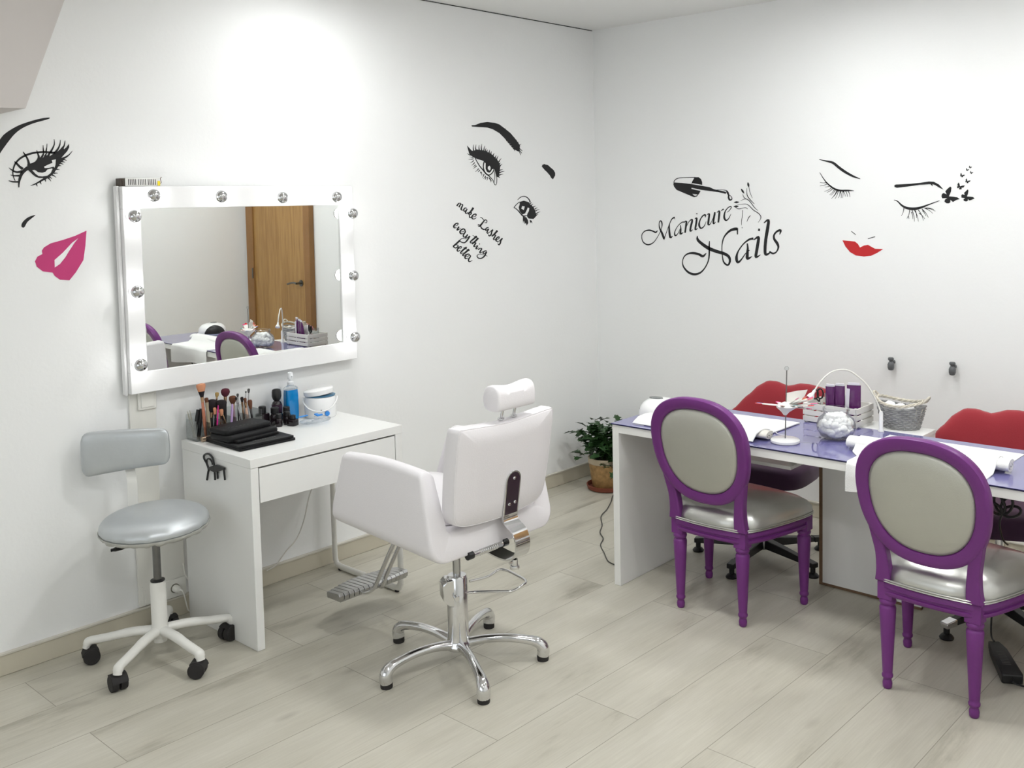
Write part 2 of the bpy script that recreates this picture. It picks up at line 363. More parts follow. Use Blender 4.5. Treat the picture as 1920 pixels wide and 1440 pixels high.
build('socket_well', M().lathe([(.0195, 0), (.0195, .002), (.017, .002), (.016, 0.0005)], (.020, -2.826, .127), 28, axis=(1, 0, 0)), mat('socket_grey', (.22, .21, .17), .5), t)
t = thing('plug_and_cable', 'cream plug with looping cable in the socket behind the stool', 'cable', (.03, -2.82, .1))
build('plug', M().lathe([(.0155, 0), (.0155, .022), (.011, .032), (.004, .034)], (.0222, -2.826, .127), 20, axis=(1, 0, 0)), CREAM, t)
build('cable', M().tube(catmull([(.055, -2.826, .127), (.065, -2.815, .12), (.06, -2.80, .06), (.055, -2.79, .03), (.05, -2.772, .02), (.045, -2.755, .04), (.04, -2.757, .09), (.033, -2.772, .15), (.0245, -2.782, .175), (.0175, -2.784, .22)], 8), .0028, 8), CREAM, t)

# ================================================================== desk
DX0, DX1, DY0_, DY1_, DZ = .052, .577, -2.786, -2.048, .752
t = thing('dressing_desk', 'white desk with one drawer standing under the mirror', 'desk', (.3, -2.42, 0))
build('desk_top', M().box((DX0, DY0_, .717), (DX1, DY1_, DZ)), WHITE, t, bevel=.0012)
build('side_panel', M().box((DX0+.002, DY0_+.001, 0.001), (DX1-.002, DY0_+.034, .7165)), WHITE, t, bevel=.001)
dr = build('drawer', M().box((DX1-.020, DY0_+.039, .575), (DX1-.003, DY1_-.040, .7095)), WHITE, t, bevel=.0012)
build('drawer_box', M().box((DX0+.06, DY0_+.05, .60), (DX1-.021, DY1_-.055, .606)).box((DX0+.06, DY0_+.05, .606), (DX1-.021, DY0_+.062, .695)).box((DX0+.06, DY1_-.067, .606), (DX1-.021, DY1_-.055, .695)), WHITE, dr)
build('back_rail', M().box((DX0+.002, DY0_+.035, .60), (DX0+.018, DY1_-.038, .7165)), WHITE, t)
build('end_panel', M().box((DX0+.002, DY1_-.037, .575), (DX1-.002, DY1_-.002, .7165)), WHITE, t, bevel=.001)
yl = DY1_-.016
lp = [(DX0+.02, yl, .5745), (DX0+.02, yl, .08), (DX0+.024, yl, .045), (DX0+.036, yl, .022), (DX0+.07, yl, .016), (DX1-.07, yl, .016), (DX1-.036, yl, .022), (DX1-.024, yl, .045), (DX1-.02, yl, .08), (DX1-.02, yl, .5745)]
build('tube_leg', M().tube(lp, .0155, 12, up=(0, 1, 0), flat=.7), WPAINT, t)
build('foot_pad', M().cyl((DX1-.05, yl, 0), (DX1-.05, yl, .008), .010, 12), BLACKMAT, t)
build('foot_pad', M().cyl((DX0+.06, yl, 0), (DX0+.06, yl, .008), .010, 12), BLACKMAT, t)
# chair-shaped hook on the desk side
hk = M(); y = DY0_
def pz(px, py): q = hit(1, y-.008, px, py); return (q.x, y-.008, q.z)
def C8(x, y_): return (320+x/4.174, 680+y_/4.174)
r_ = .0042
hk.tube(catmull([pz(*C8(*p)) for p in [(285,918),(293,860),(297,835),(283,790),(262,750),(262,725),(285,713),(310,722),(330,750),(338,790),(343,830),(348,918)]], 5), r_, 8)
hk.tube(catmull([pz(*C8(*p)) for p in [(285,790),(283,765),(292,752),(308,755),(322,775),(328,800)]], 5), r_*.8, 8)
hk.tube([pz(*C8(*p)) for p in [(365,850),(368,908)]], r_, 8); hk.tube([pz(*C8(*p)) for p in [(415,820),(425,918)]], r_, 8)
seat = [pz(*C8(*p)) for p in [(295,818),(345,842),(422,822),(362,798)]]; seat2 = [pz(*C8(*p)) for p in [(295,832),(345,858),(424,838),(362,812)]]
o_ = Vector((0, .0035, 0)); hull = [Vector(p) for p in [seat[0], seat[1], seat[2], seat2[2], seat2[1], seat2[0]]]
hk.loft([[p-o_*.9 for p in hull], [p+o_ for p in hull]]); hk.loft([[Vector(p)-o_ for p in seat], [Vector(p)+o_ for p in seat]])
hk.cbox((.315, y-.0025, .675), (.03, .005, .02))
build('chair_shaped_hook', hk, BLACK, None, cat='hook', label='small black chair-shaped hook stuck on the side of the white desk')
# white cable hanging behind the desk
build('desk_cable', M().tube(catmull([hit(0, .035, *p) for p in [(594,893),(580,930),(570,975),(556,1010),(535,1035),(517,1060),(500,1070)]], 6), .0026, 8), mat('grey_cable', (.66, .64, .60), .5), None, cat='cable', label='thin pale cable hanging against the wall beneath the desk')

# ================================================================== desk contents
TZ = DZ+.0004
# flat palette case with two folded pouches on it
def rbox(m, cx, cy, z0, lx, ly, h, a, r=.006, n=3, puff=0):
    c, s_ = cos(a), sin(a); ring = []
    for (sx, sy, a0) in ((1, 1, 0), (-1, 1, 90), (-1, -1, 180), (1, -1, 270)):
        for k in range(n+1):
            t_ = radians(a0+90*k/n); ring.append((sx*(lx/2-r)+r*cos(t_), sy*(ly/2-r)+r*sin(t_)))
    def R(sc, z): return [(cx+(x*sc)*c-(y_*sc)*s_, cy+(x*sc)*s_+(y_*sc)*c, z) for x, y_ in ring]
    if puff: lv = [(.94, 0), (.985, .12), (1, .4), (1, .62), (.98, .86), (.93, 1)]
    else: lv = [(.99, 0), (1, .06), (1, .94), (.99, 1)]
    m.loft([R(sc, z0+h*f) for sc, f in lv]); return m
t = thing('palette_case', 'flat wide black case lying lowest at the left front of the desk', 'case', (.3, -2.62, TZ))
build('case_base', rbox(M(), .295, -2.615, TZ, .285, .25, .010, -.02), VINYL, t)
build('case_lid', rbox(M(), .293, -2.617, TZ+.0105, .280, .245, .009, -.02), VINYL, t)
build('embossed_print', (lambda m: ([m.box((.385, -2.66+k*.011, TZ+.0196), (.393, -2.654+k*.011, TZ+.0199)) for k in range(10)], m)[1])(M()), mat('grey_print', (.10, .10, .10), .5), t)
t = thing('brush_pouch', 'black rolled pouch lying on the flat case, under the other pouch', 'pouch', (.26, -2.63, TZ+.02))
build('pouch_body', rbox(M(), .275, -2.628, TZ+.0202, .15, .235, .026, .06, .02, 5, 1), VINYL, t)
build('pouch_flap', rbox(M(), .355, -2.622, TZ+.0215, .035, .20, .009, .10, .004), VINYL, t)
t = thing('brush_pouch', 'smaller black pouch topmost on the pile of black cases', 'pouch', (.25, -2.63, TZ+.047))
build('pouch_body', rbox(M(), .255, -2.633, TZ+.0465, .13, .225, .020, .10, .02, 5, 1), VINYL, t)
build('stitching', (lambda m: ([m.cbox((.28+.001*k, -2.70+k*.017, TZ+.0668), (.002, .009, .0006)) for k in range(8)], m)[1])(M()), mat('grey_print', (.10, .10, .10), .5), t)
# clear acrylic organiser
t = thing('acrylic_organiser', 'clear acrylic organiser holding the make-up brushes at the desk corner', 'organiser', (.10, -2.60, TZ))
ox0, ox1, oy0, oy1 = .058, .142, -2.765, -2.46
oz = .105; w = .003
om = M().box((ox0, oy0, TZ), (ox1, oy1, TZ+w)).box((ox0, oy0, TZ+w), (ox0+w, oy1, TZ+oz)).box((ox0+w, oy0, TZ+w), (ox1-w, oy0+w, TZ+.085)).box((ox0+w, oy1-w, TZ+w), (ox1-w, oy1, TZ+.085)).box((ox1-w, oy0, TZ+w), (ox1, oy1, TZ+.055))
for k in range(1, 5): yy = oy0+(oy1-oy0)*k/5; om.box((ox0+w, yy-.001, TZ+w), (ox1-w, yy+.001, TZ+.07))
build('tray', om, thin_clear('acrylic', (.90, .915, .915), .16), t)
HN = {'gold': mat('rose_gold_ferrule', (.55, .36, .22), .2, .9), 'copper': mat('copper_handle', (.62, .25, .16), .25, .8), 'black': BLACK, 'pink': mat('pink_handle', (.62, .02, .24), .35),
      'lilac': mat('lilac_handle', (.48, .33, .60), .35), 'mauve': mat('mauve_handle', (.27, .17, .20), .35), 'beige': mat('champagne_handle', (.40, .34, .24), .4), 'steel': CHROME,
      'peach': mat('peach_bristle', (.60, .27, .15), .9, var=.2), 'dark': mat('dark_bristle', (.014, .009, .011), .9, var=.3), 'wine': mat('wine_bristle', (.085, .012, .025), .9, var=.3),
      'tan': mat('tan_bristle', (.42, .28, .10), .9, var=.3), 'brown': mat('brown_bristle', (.12, .045, .022), .9, var=.3), 'grey': mat('grey_bristle', (.09, .09, .09), .9), 'tip': mat('pale_tip', (.62, .40, .30), .5)}
def brush(px, py, bx, by, handle, bristle, label, w=.006, head=.03, hw=.011, fan=0., fer='gold', grp='make-up brushes standing in the acrylic organiser'):
    """foot inside the organiser at (bx, by); the head's top is seen at photo point (px, py)"""
    top = hit(0, bx-.01, px, py); base = Vector((bx, by, TZ+.006)); d = top-base; L = d.length; u = d.normalized()
    t = thing('makeup_brush', label, 'brush', base, group=grp)
    h0 = L-head; f0 = h0-.022
    P = lambda s_: base+u*s_
    build('handle', M().tube([P(0), P(.006), P(f0*.5), P(f0)], [w*.45, w*.55, w*.8, w*.62], 12), HN[handle], t)
    build('ferrule', M().tube([P(f0+.0004), P(h0)], [w*.64, w*.8], 12, flat=1), HN[fer], t)
    prof = [(w*.78, 0), (hw*.80, .25), (hw, .55), (hw*(1+fan), .8), (hw*(.75+fan), .95), (hw*(.25+fan*.7), 1.)]
    if bristle == 'peach' and head > .041:
        build('dark_bristle_base', M().tube([P(h0+.0004+head*f) for f in (0, .2, .42)], [w*.78, hw*.62, hw*.86], 14, flat=.7), HN['dark'], t); prof = [(hw*.87, .425), (hw*1.02, .6), (hw*(1+fan), .8), (hw*(.9+fan), .95), (hw*(.3+fan*.7), 1.)]
    build('bristles', M().tube([P(h0+.0004+head*f) for _, f in prof], [r for r, _ in prof], 14, flat=.7), HN[bristle], t)
def CB(x, y_): return (340+x/10.286, 700+y_/10.286)
brush(*CB(372,200), .125, -2.715, 'copper', 'peach', 'tallest brush with a peach-tipped fan head and rose gold handle', .009, .056, .0165, .22)
brush(*CB(690,365), .085, -2.655, 'black', 'tan', 'brush with a short tan blunt head behind the black brushes', .005, .022, .0085)
brush(*CB(850,290), .090, -2.610, 'black', 'wine', 'brush with a large round wine-red head', .009, .036, .020, -.1)
brush(*CB(600,500), .100, -2.680, 'black', 'dark', 'wide black powder brush left of the tan-headed brush', .010, .055, .021, .1)
brush(*CB(770,510), .115, -2.640, 'copper', 'dark', 'wide flat black brush standing before the tan-headed brush', .010, .058, .022, .1)
brush(*CB(985,430), .100, -2.570, 'mauve', 'brown', 'brush with an oval brown head and mauve handle', .009, .036, .016)
brush(*CB(480,470), .110, -2.690, 'beige', 'brown', 'thick champagne-handled brush beside the tallest one', .010, .020, .009, 0, 'beige')
brush(*CB(1085,390), .075, -2.535, 'black', 'grey', 'thin brush with a small dark pointed head', .004, .016, .0055, 0, 'steel')
brush(*CB(1165,455), .085, -2.515, 'gold', 'dark', 'short gold-ferruled brush with dark tip near the right end', .0065, .022, .007)
brush(*CB(1225,475), .110, -2.510, 'tip', 'brown', 'pale rose-handled tapered brush near the right end', .008, .02, .007)
brush(*CB(1300,295), .070, -2.490, 'steel', 'grey', 'tall thin silver brush with a grey tip at the right end', .004, .02, .006, 0, 'steel')
brush(*CB(1245,345), .065, -2.505, 'steel', 'grey', 'short-headed silver brush just left of the tall silver one', .0035, .009, .004, 0, 'steel')
brush(*CB(1315,510), .115, -2.490, 'black', 'brown', 'rightmost brush, with a brown tapered head and black handle', .007, .04, .010, .1, 'grey')
brush(*CB(1050,460), .125, -2.545, 'steel', 'dark', 'slim silver-handled brush leaning left before the mauve one', .0035, .014, .005, 0, 'steel')
brush(*CB(640,660), .128, -2.668, 'black', 'peach', 'short brush with a peach flat head in the front row', .006, .05, .006, .2, 'black')
brush(*CB(760,690), .128, -2.630, 'gold', 'peach', 'short brush with a coral flared head in the front row', .006, .05, .007, .4)
def stick(pa, pb, x0, x1, r, m_, name, label, cat, r2=None):
    a, b = hit(0, x0, *pa), hit(0, x1, *pb)
    return build(name, M().tube([a, a.lerp(b, .15), a.lerp(b, .85), b], [r*.6, r, r2 or r, (r2 or r)*.6], 12), m_, None, cat=cat, label=label)
t_ = stick(CB(690,1030), CB(710,615), .132, .128, .0035, HN['pink'], 'lip_liner', 'bright pink slim pencil standing in the front row of the organiser', 'pencil', .0028)
stick(CB(965,1010), CB(985,590), .130, .122, .0050, HN['lilac'], 'makeup_pencil', 'lilac thick pencil standing in the organiser before the mauve handle', 'pencil')
stick(CB(880,1030), CB(800,790), .134, .130, .0028, HN['gold'], 'makeup_pencil', 'thin gold pencil leaning left at the middle of the organiser', 'pencil')
a_ = hit(0, .075, *CB(320,1060)); b_ = hit(0, .072, *CB(340,690))
build('mascara_tube', M().cyl((.075, -2.742, TZ+.0045), hit(0, .075, *CB(325,700)), .0075, 16), BLACK, None, cat='mascara', label='black mascara tube standing at the left end of the organiser')
build('mascara_tube', M().cyl((.078, -2.722, TZ+.0045), hit(0, .078, *CB(385,680)), .0075, 16), BLACK, None, cat='mascara', label='black mascara tube just right of the leftmost one, behind the tallest brush')
tw = M().tube([(.088, -2.748, TZ+.01), hit(0, .06, *CB(115,730))], [.0035, .0012], 8).tube([(.092, -2.744, TZ+.01), hit(0, .065, *CB(160,715))], [.0035, .0012], 8)
build('tweezers', tw, mat('tweezer_steel', (.36, .34, .25), .3, .9), None, cat='tweezers', label='pair of dull metal tweezers poking out of the organiser, far left')
lt = thing('gold_lipstick', 'pale gold lipstick lying on its side in front of the organiser', 'lipstick', (.155, -2.73, TZ))
build('cap', M().cyl((.158, -2.752, TZ+.0105), (.158, -2.715, TZ+.0105), .0100, 20), mat('pale_gold', (.66, .50, .36), .25, .7), lt)
build('barrel', M().cyl((.158, -2.7148, TZ+.0105), (.158, -2.690, TZ+.0105), .0092, 20), mat('pale_gold2', (.70, .58, .46), .2, .7), lt)
# dark bottles and jars
def bottle(name, label, x, y_, prof, capprof, m_=BLACK, mc=BLACK, cat='bottle', n=28):
    t = thing(name, label, cat, (x, y_, TZ)); build('body', M().lathe(prof, (x, y_, TZ), n), m_, t); build('cap', M().lathe(capprof, (x, y_, TZ), n), mc, t); return t
DARKG = mat('dark_amber_glass', (.012, .007, .010), .15, coat=.3)
t = bottle('oil_bottle', 'tall dark bottle with a flared black cap standing behind the jars', .075, -2.345, [(.004, 0), (.021, 0), (.0225, .004), (.0225, .075), (.019, .088), (.011, .096), (.011, .101)], [(.012, .0965), (.0165, .101), (.021, .115), (.0205, .135), (.0175, .145), (.010, .148), (.002, .148)], DARKG)
build('label_band', M().lathe([(.0228, .045), (.0229, .046), (.0229, .078), (.0228, .079)], (.075, -2.345, TZ), 28), mat('purple_label', (.035, .010, .030), .4), t)
bb = [('square_bottle', 'large square black bottle at the back left of the dark bottles', .085, -2.425, .026, .085, 1), ('round_jar', 'black jar with a flat lid between the square bottle and the tall one', .120, -2.385, .021, .078, 0),
      ('round_jar', 'short black jar right of the tall dark bottle', .125, -2.330, .018, .072, 0), ('polish_bottle', 'small black bottle in the middle of the front row of dark bottles', .165, -2.395, .015, .058, 0),
      ('round_jar', 'low square-shouldered black jar nearest the clear bag', .195, -2.345, .021, .046, 1), ('polish_bottle', 'small glossy black bottle just behind the low black jar', .160, -2.350, .016, .060, 0)]
for nm, lb, x, y_, r, h, sq in bb:
    if sq:
        t = thing(nm, lb, 'bottle', (x, y_, TZ)); build('body', rbox(M(), x, y_, TZ, r*1.9, r*1.9, h*.62, .3, r*.35, 4, 1), DARKG, t); build('cap', M().lathe([(r*.55, h*.62+.0003), (r*.62, h*.66), (r*.62, h*.97), (r*.5, h), (.001, h)], (x, y_, TZ), 20), BLACK, t)
    else: bottle(nm, lb, x, y_, [(.003, 0), (r*.95, 0), (r, .003), (r, h*.52), (r*.8, h*.62), (r*.6, h*.64)], [(r*.7, h*.6405), (r*.85, h*.66), (r*.85, h*.97), (r*.7, h), (.001, h)], DARKG)
# blue spray bottle
BLUE = mat('blue_liquid', (.0, .20, .52), .12, coat=.4, var=.05)
sx_, sy_ = .080, -2.275
t = thing('spray_bottle', 'clear spray bottle full of blue liquid standing against the wall', 'spray bottle', (sx_, sy_, TZ))
build('liquid', rbox(M(), sx_, sy_, TZ+.001, .042, .062, .134, .0, .012, 5, 1), BLUE, t)
bt = M()
ring = lambda w_, d_, z: [(sx_+d_*(abs(cos(a))**.6)*(1 if cos(a) > 0 else -1), sy_+w_*(abs(sin(a))**.6)*(1 if sin(a) > 0 else -1), TZ+z) for a in [2*pi*k/28 for k in range(28)]]
bt.loft([ring(.031, .022, .1355), ring(.031, .022, .140), ring(.028, .020, .147), ring(.015, .013, .152), ring(.012, .012, .156)])
build('bottle_shoulder', bt, CLEAR, t)
build('pump_collar', M().lathe([(.013, .1562), (.0145, .158), (.0145, .170), (.010, .174), (.006, .176)], (sx_, sy_, TZ), 24), mat('frosted_white', (.80, .82, .84), .3), t)
build('spray_head', M().lathe([(.006, .1765), (.006, .182), (.012, .185), (.013, .200), (.011, .212), (.002, .215)], (sx_, sy_, TZ), 24).cbox((sx_+.014, sy_, TZ+.195), (.014, .007, .007)), mat('frosted_white', (.80, .82, .84), .3), t)
# wax warmer pot
wx, wy = .135, -2.158
t = thing('wax_warmer', 'white round wax warmer with a tilted lid and a blue ring under it', 'wax warmer', (wx, wy, TZ))
build('body', M().lathe([(.02, 0), (.066, 0), (.070, .006), (.0715, .05), (.070, .085), (.066, .094), (.058, .096)], (wx, wy, TZ), 48), WHITEGLOSS, t)
build('blue_ring', M().lathe([(.058, .0963), (.067, .0970), (.068, .1000), (.060, .1015)], (wx, wy, TZ), 48), mat('steel_blue', (.08, .22, .36), .3), t)
lm = M(); lm.mx = Matrix.Translation((wx, wy, TZ+.0945)) @ Matrix.Rotation(radians(7.5), 4, Vector((.66, -.75, 0)))
lm.lathe([(.002, -.004), (.064, -.004), (.067, .002), (.067, .016), (.061, .021), (.002, .022)], (0, -.004, .014), 48)
build('lid', lm, WHITEGLOSS, t)
hp = []
for k in range(13):
    a = pi*k/12; hp.append((wx+.0755*cos(radians(-38)+a-pi/2)*1., wy+.0755*sin(radians(-38)+a-pi/2), TZ+.088-.052*sin(a)))
build('bail_handle', M().tube(catmull(hp, 3), .0036, 10), WHITEGLOSS, t)
ka = radians(-12); kx, ky = cos(ka), sin(ka)
build('blue_dial', M().lathe([(.011, 0), (.011, .006), (.009, .008), (.001, .008)], (wx+kx*.0712, wy+ky*.0712, TZ+.024), 24, axis=(kx, ky, 0)), mat('bright_blue', (.03, .24, .68), .3), t)
ka = radians(-32); build('pilot_lamp', M().ball((wx+cos(ka)*.0712, wy+sin(ka)*.0712, TZ+.040), .003, 10, 6), mat('pilot_green', (.04, .06, .03), .3), t)
# plastic bag with blue tool
random.seed(3)
bgm = M(); n = 14; rings = []
for i in range(7):
    f = i/6; rr = [.0, .55, .9, 1., .8, .45, .02][i]
    rings.append([(.262+.048*rr*cos(2*pi*a/n)+random.uniform(-.003, .003), -2.275+.078*rr*sin(2*pi*a/n)+random.uniform(-.004, .004), TZ+.0008+(.036*f if 0 < i < 6 else .036*f)+random.uniform(0, .004)*(1 if i else 0)) for a in range(n)])
bgm.loft(rings[1:6])
build('clear_bag', bgm, thin_clear('thin_film', (.93, .955, .98), .22, .12), None, cat='plastic bag', label='crumpled clear plastic bag lying before the wax warmer', angle=20)
bl = mat('bright_blue', (.03, .24, .68), .3)
bm_ = M(); bm_.mx = Matrix.Translation((.275, -2.268, TZ+.0415)) @ Matrix.Rotation(radians(12), 4, 'Z') @ Matrix.Rotation(radians(14), 4, 'Y')
bm_.prism([[(-.012, -.014), (.010, -.014), (.012, .016), (.004, .018), (.002, .002), (-.004, .002), (-.012, .006)]], lambda x, y_: (x, y_, 0), lambda x, y_: (x, y_, .006))
build('blue_clip', bm_, bl, None, cat='clip', label='small L-shaped bright blue clip lying on the clear bag', bevel=.001)
build('blue_strip', rbox(M(), .240, -2.320, TZ+.0405, .014, .048, .003, .15), bl, None, cat='strip', label='thin light-blue strip lying on the clear bag near the blue bottle')

# ================================================================== stool
sc_ = Vector((.325, -3.045, 0))
t = thing('rolling_stool', 'white rolling stool with worn silver seat and low backrest, left of the desk', 'stool', sc_)
ZR = .27
base_pts = [(173,1243),(222,1297),(372,1266),(408,1204),(287,1170)]
hub = M().lathe([(.010, .085), (.030, .085), (.034, .092), (.034, .112), (.032, .125), (.0285, .135), (.0285, .292), (.026, .300), (.018, .301)], sc_, 32)
build('base_column', hub, WPAINT, t)
build('hub_skirt', M().lathe([(.006, .066), (.024, .066), (.026, .0845), (.008, .0845)], sc_, 24), WPAINT, t)
for px, py in base_pts:
    q = hit(2, .0, px, py); d = (q-sc_); d.z = 0
    if (px, py) == (287, 1170): d = Vector((cos(radians(147)), sin(radians(147)), 0))*.25
    L = .262; u = d.normalized(); e = sc_+u*L; e.z = 0
    pts = [sc_+u*.02+Vector((0, 0, .112)), sc_+u*.10+Vector((0, 0, .110)), sc_+u*.19+Vector((0, 0, .096)), e-u*.010+Vector((0, 0, .088)), e+Vector((0, 0, .080)), e+u*.006+Vector((0, 0, .062))]
    leg = build('base_leg', M().tube(catmull(pts, 4), [.021, .020, .0185, .018, .0185, .016], 14, flat=.85), WPAINT, t)
    w = u.cross(Vector((0, 0, 1))); ang = random.uniform(-1.2, 1.2); w2 = Matrix.Rotation(ang, 3, 'Z') @ w; f2 = Vector((0, 0, 1)).cross(w2)
    c = e+Vector((0, 0, .0300))-f2*.010
    build('caster', M().cyl(c-w2*.028, c-w2*.004, .0298, 24).cyl(c+w2*.004, c+w2*.028, .0298, 24).cyl(c-w2*.004, c+w2*.004, .012, 12).tube([e+Vector((0, 0, .060)), c+Vector((0, 0, .020))], [.012, .013], 12), BLACKMAT, leg, bevel=.003)
    hd = [c+f2*(.0335*cos(radians(a)))+Vector((0, 0, .0335*sin(radians(a)))) for a in range(10, 150, 20)]
    build('caster_hood', M().loft([[p-w2*.027 for p in hd]+[c+(p-c)*.87-w2*.027 for p in reversed(hd)], [p+w2*.027 for p in hd]+[c+(p-c)*.87+w2*.027 for p in reversed(hd)]]), BLACKMAT, leg)
build('gas_lift', M().cyl(sc_+Vector((0, 0, .3015)), sc_+Vector((0, 0, .49)), .0145, 20), STEEL, t)
build('lift_collar', M().lathe([(.0147, .3012), (.026, .3012), (.026, .306), (.0147, .308)], sc_, 24), BLACK, t)
st = M(); st.mx = Matrix.Translation(sc_+Vector((0, 0, .4965))) @ Matrix.Rotation(radians(2.5), 4, Vector((.8, .6, 0)))
prof = [(.02, .012), (.150, .012), (.186, .014), (.196, .024), (.195, .040), (.184, .056), (.156, .069), (.10, .078), (.04, .081), (.001, .0815)]
st.lathe(prof, (0, 0, 0), 56)
for i, p in enumerate(st.v):                        # gathered skirt under the rim
    d = p-sc_; r = sqrt(d.x**2+d.y**2)
    if r > .15 and p.z < .530:
        a = atan2(d.y, d.x); k = 1+.016*sin(a*19)+.013*sin(a*31+1); p.x = sc_.x+d.x*k; p.y = sc_.y+d.y*k; p.z += .003*sin(a*23)
so_ = build('seat', st, STOOLSIL, t, sub=1)
sk = M(); sk.mx = st.mx.copy(); n = 120
rr_ = []
for r, z, wv in ((.150, .002, .3), (.163, -.002, .8), (.176, .0, 1.), (.1885, .006, .8), (.1965, .015, .35), (.1972, .022, 0), (.190, .020, 0), (.150, .012, 0)):
    rr_.append([((r+wv*(.0035*sin(a*17+1)+.0028*sin(a*29)+.002*sin(a*41)))*cos(a), (r+wv*(.0035*sin(a*17+1)+.0028*sin(a*29)+.002*sin(a*41)))*sin(a), z+wv*.0022*sin(a*23)) for a in [2*pi*k/n for k in range(n)]])
sk.loft(rr_); build('gathered_skirt', sk, mat('worn_grey_skirt', (.50, .50, .47), .5, .15, bump=.5, bscale=40, var=.15), so_)
build('seat_plate', M().lathe([(.01, 0), (.07, 0), (.07, .006), (.01, .006)], sc_+Vector((0, 0, .482)), 24), BLACK, t)
nb = Vector((.80, -.60, 0)); lb = Vector((.60, .80, 0)); pc = Vector((.146, -3.056, .782))
pd = M(); n = 24; rings = []
for i in range(15):
    f = i/14*2-1; f = (abs(f)**.7)*(1 if f > 0 else -1); y_ = f*.162; tk = .024*(1-abs(f)**6*.7); hh = (.079-.005*f)*(1-abs(f)**22*.28)
    cz = -.004+.012*f*f*(0) ; bow = -.018*(f*f)
    ring = []
    for a in range(n):
        ca, sa = cos(2*pi*a/n), sin(2*pi*a/n)
        ring.append(pc+lb*y_+nb*(tk*abs(ca)**.6*(1 if ca > 0 else -1)-bow*1.)+Vector((0, 0, hh*abs(sa)**.42*(1 if sa > 0 else -1)+((.012*f-.003*f**4) if sa < 0 else .004*f))))
    rings.append(ring)
pd.loft(rings); build('backrest', pd, STOOLSIL, t, sub=1)
def flatbar(m, path, wdir, w, th):
    P = [Vector(p) for p in path]; rings = []
    for i, p in enumerate(P):
        tt = (P[min(i+1, len(P)-1)]-P[max(i-1, 0)]).normalized(); nn = tt.cross(wdir).normalized()
        rings.append([p+wdir*w/2+nn*th/2, p-wdir*w/2+nn*th/2, p-wdir*w/2-nn*th/2, p+wdir*w/2-nn*th/2])
    m.loft(rings); return m
pp = hit(0, .155, 247, 890); pb = Vector((pp.x, pp.y, 0))
build('back_post', flatbar(M(), catmull([pc-nb*.026+Vector((0, 0, .02)), pc-nb*.026+Vector((0, 0, -.06)), pb+Vector((0, 0, .66)), pb+Vector((0, 0, .56)), pb+Vector((.012, 0, .505)), pb+Vector((.05, .003, .484)), sc_+Vector((-.05, 0, .4815))], 5), lb, .036, .005), WPAINT, t)
lv = M().tube(catmull([sc_+Vector((-.03, -.02, .476)), hit(2, .455, 252, 1016), hit(2, .44, 243, 1020)], 4), .004, 8)
lv.tube(catmull([hit(2, .44, 243, 1021), hit(2, .435, 228, 1027), hit(2, .43, 208, 1032)], 4), [.008, .013, .014, .010], 10, flat=.55)
build('height_lever', lv, BLACK, t)

# ================================================================== salon chair
Yc = -2.325
t = thing('salon_chair', 'white padded salon chair on a chrome five-star base, facing the mirror', 'salon chair', (1.238, -2.348, 0))
zt_, zb_ = .808, .506
def usec(half, arm_t, arm_b, ztop, zin, zbot, rr, f):
    """U outline in (y, z), counter-clockwise; f narrows the top"""
    pts = []
    def arc(cx, cz, r, a0, a1, n=6):
        for k in range(n+1): a = radians(a0+(a1-a0)*k/n); pts.append((cx+r*cos(a), cz+r*sin(a)))
    at = arm_t/2
    arc(-half+at+.006, ztop-at, at, 180, 0, 8)                    # left arm top
    ri = .030; arc(-half+arm_b+ri+.004, zin+ri, ri, 180, 270)      # inner corner
    arc(half-arm_b-ri-.004, zin+ri, ri, 270, 360)
    arc(half-at-.006, ztop-at, at, 180, 0, 8)
    arc(half-rr, zbot+rr, rr, 0, -90); arc(-half+rr, zbot+rr, rr, -90, -180)
    return pts
rings = []
def xf(z): f = (z-.53)/.28; return .862+.088*f                    # front edge leans back
def xr(z): f = (z-.53)/.28; return 1.452-.060*f
for t_ in [0, .006, .018, .036, .2, .4, .6, .8, .964, .982, .994, 1.]:
    e = min(t_, 1-t_); ins = 0 if e > .03 else (.012 if e == 0 else (.0045 if e < .01 else .0012))
    zt = zt_+.012*sin(pi*t_)-ins; zi = .586+.004*t_; zbm = (.544 if t_ < .01 else .528)-.036*t_+ins*.8
    sec = usec(.302-ins, .052-ins*.5, .064, zt, zi-ins*.8, zbm, .062, 0)
    rings.append([(xf(z)+(xr(z)-xf(z))*t_, Yc-.022+y_*(1-.02*(1-t_)), z) for y_, z in sec])
build('seat_shell', M().loft(rings), LILAC, t, angle=60)
sp = M(); n = 28
def sqr(cx, cy, cz, a, b, p=.35): return [(cx+a*abs(cos(k))**p*(1 if cos(k) > 0 else -1), cy+b*abs(sin(k))**p*(1 if sin(k) > 0 else -1), cz) for k in [2*pi*i/40 for i in range(40)]]
sp.loft([sqr(1.14, Yc-.022, .591, .255, .196), sqr(1.14, Yc-.022, .600, .260, .201), sqr(1.14, Yc-.022, .622, .258, .200), sqr(1.14, Yc-.022, .634, .24, .18), sqr(1.14, Yc-.022, .640, .16, .12)])
build('seat_cushion', sp, LILAC, t)
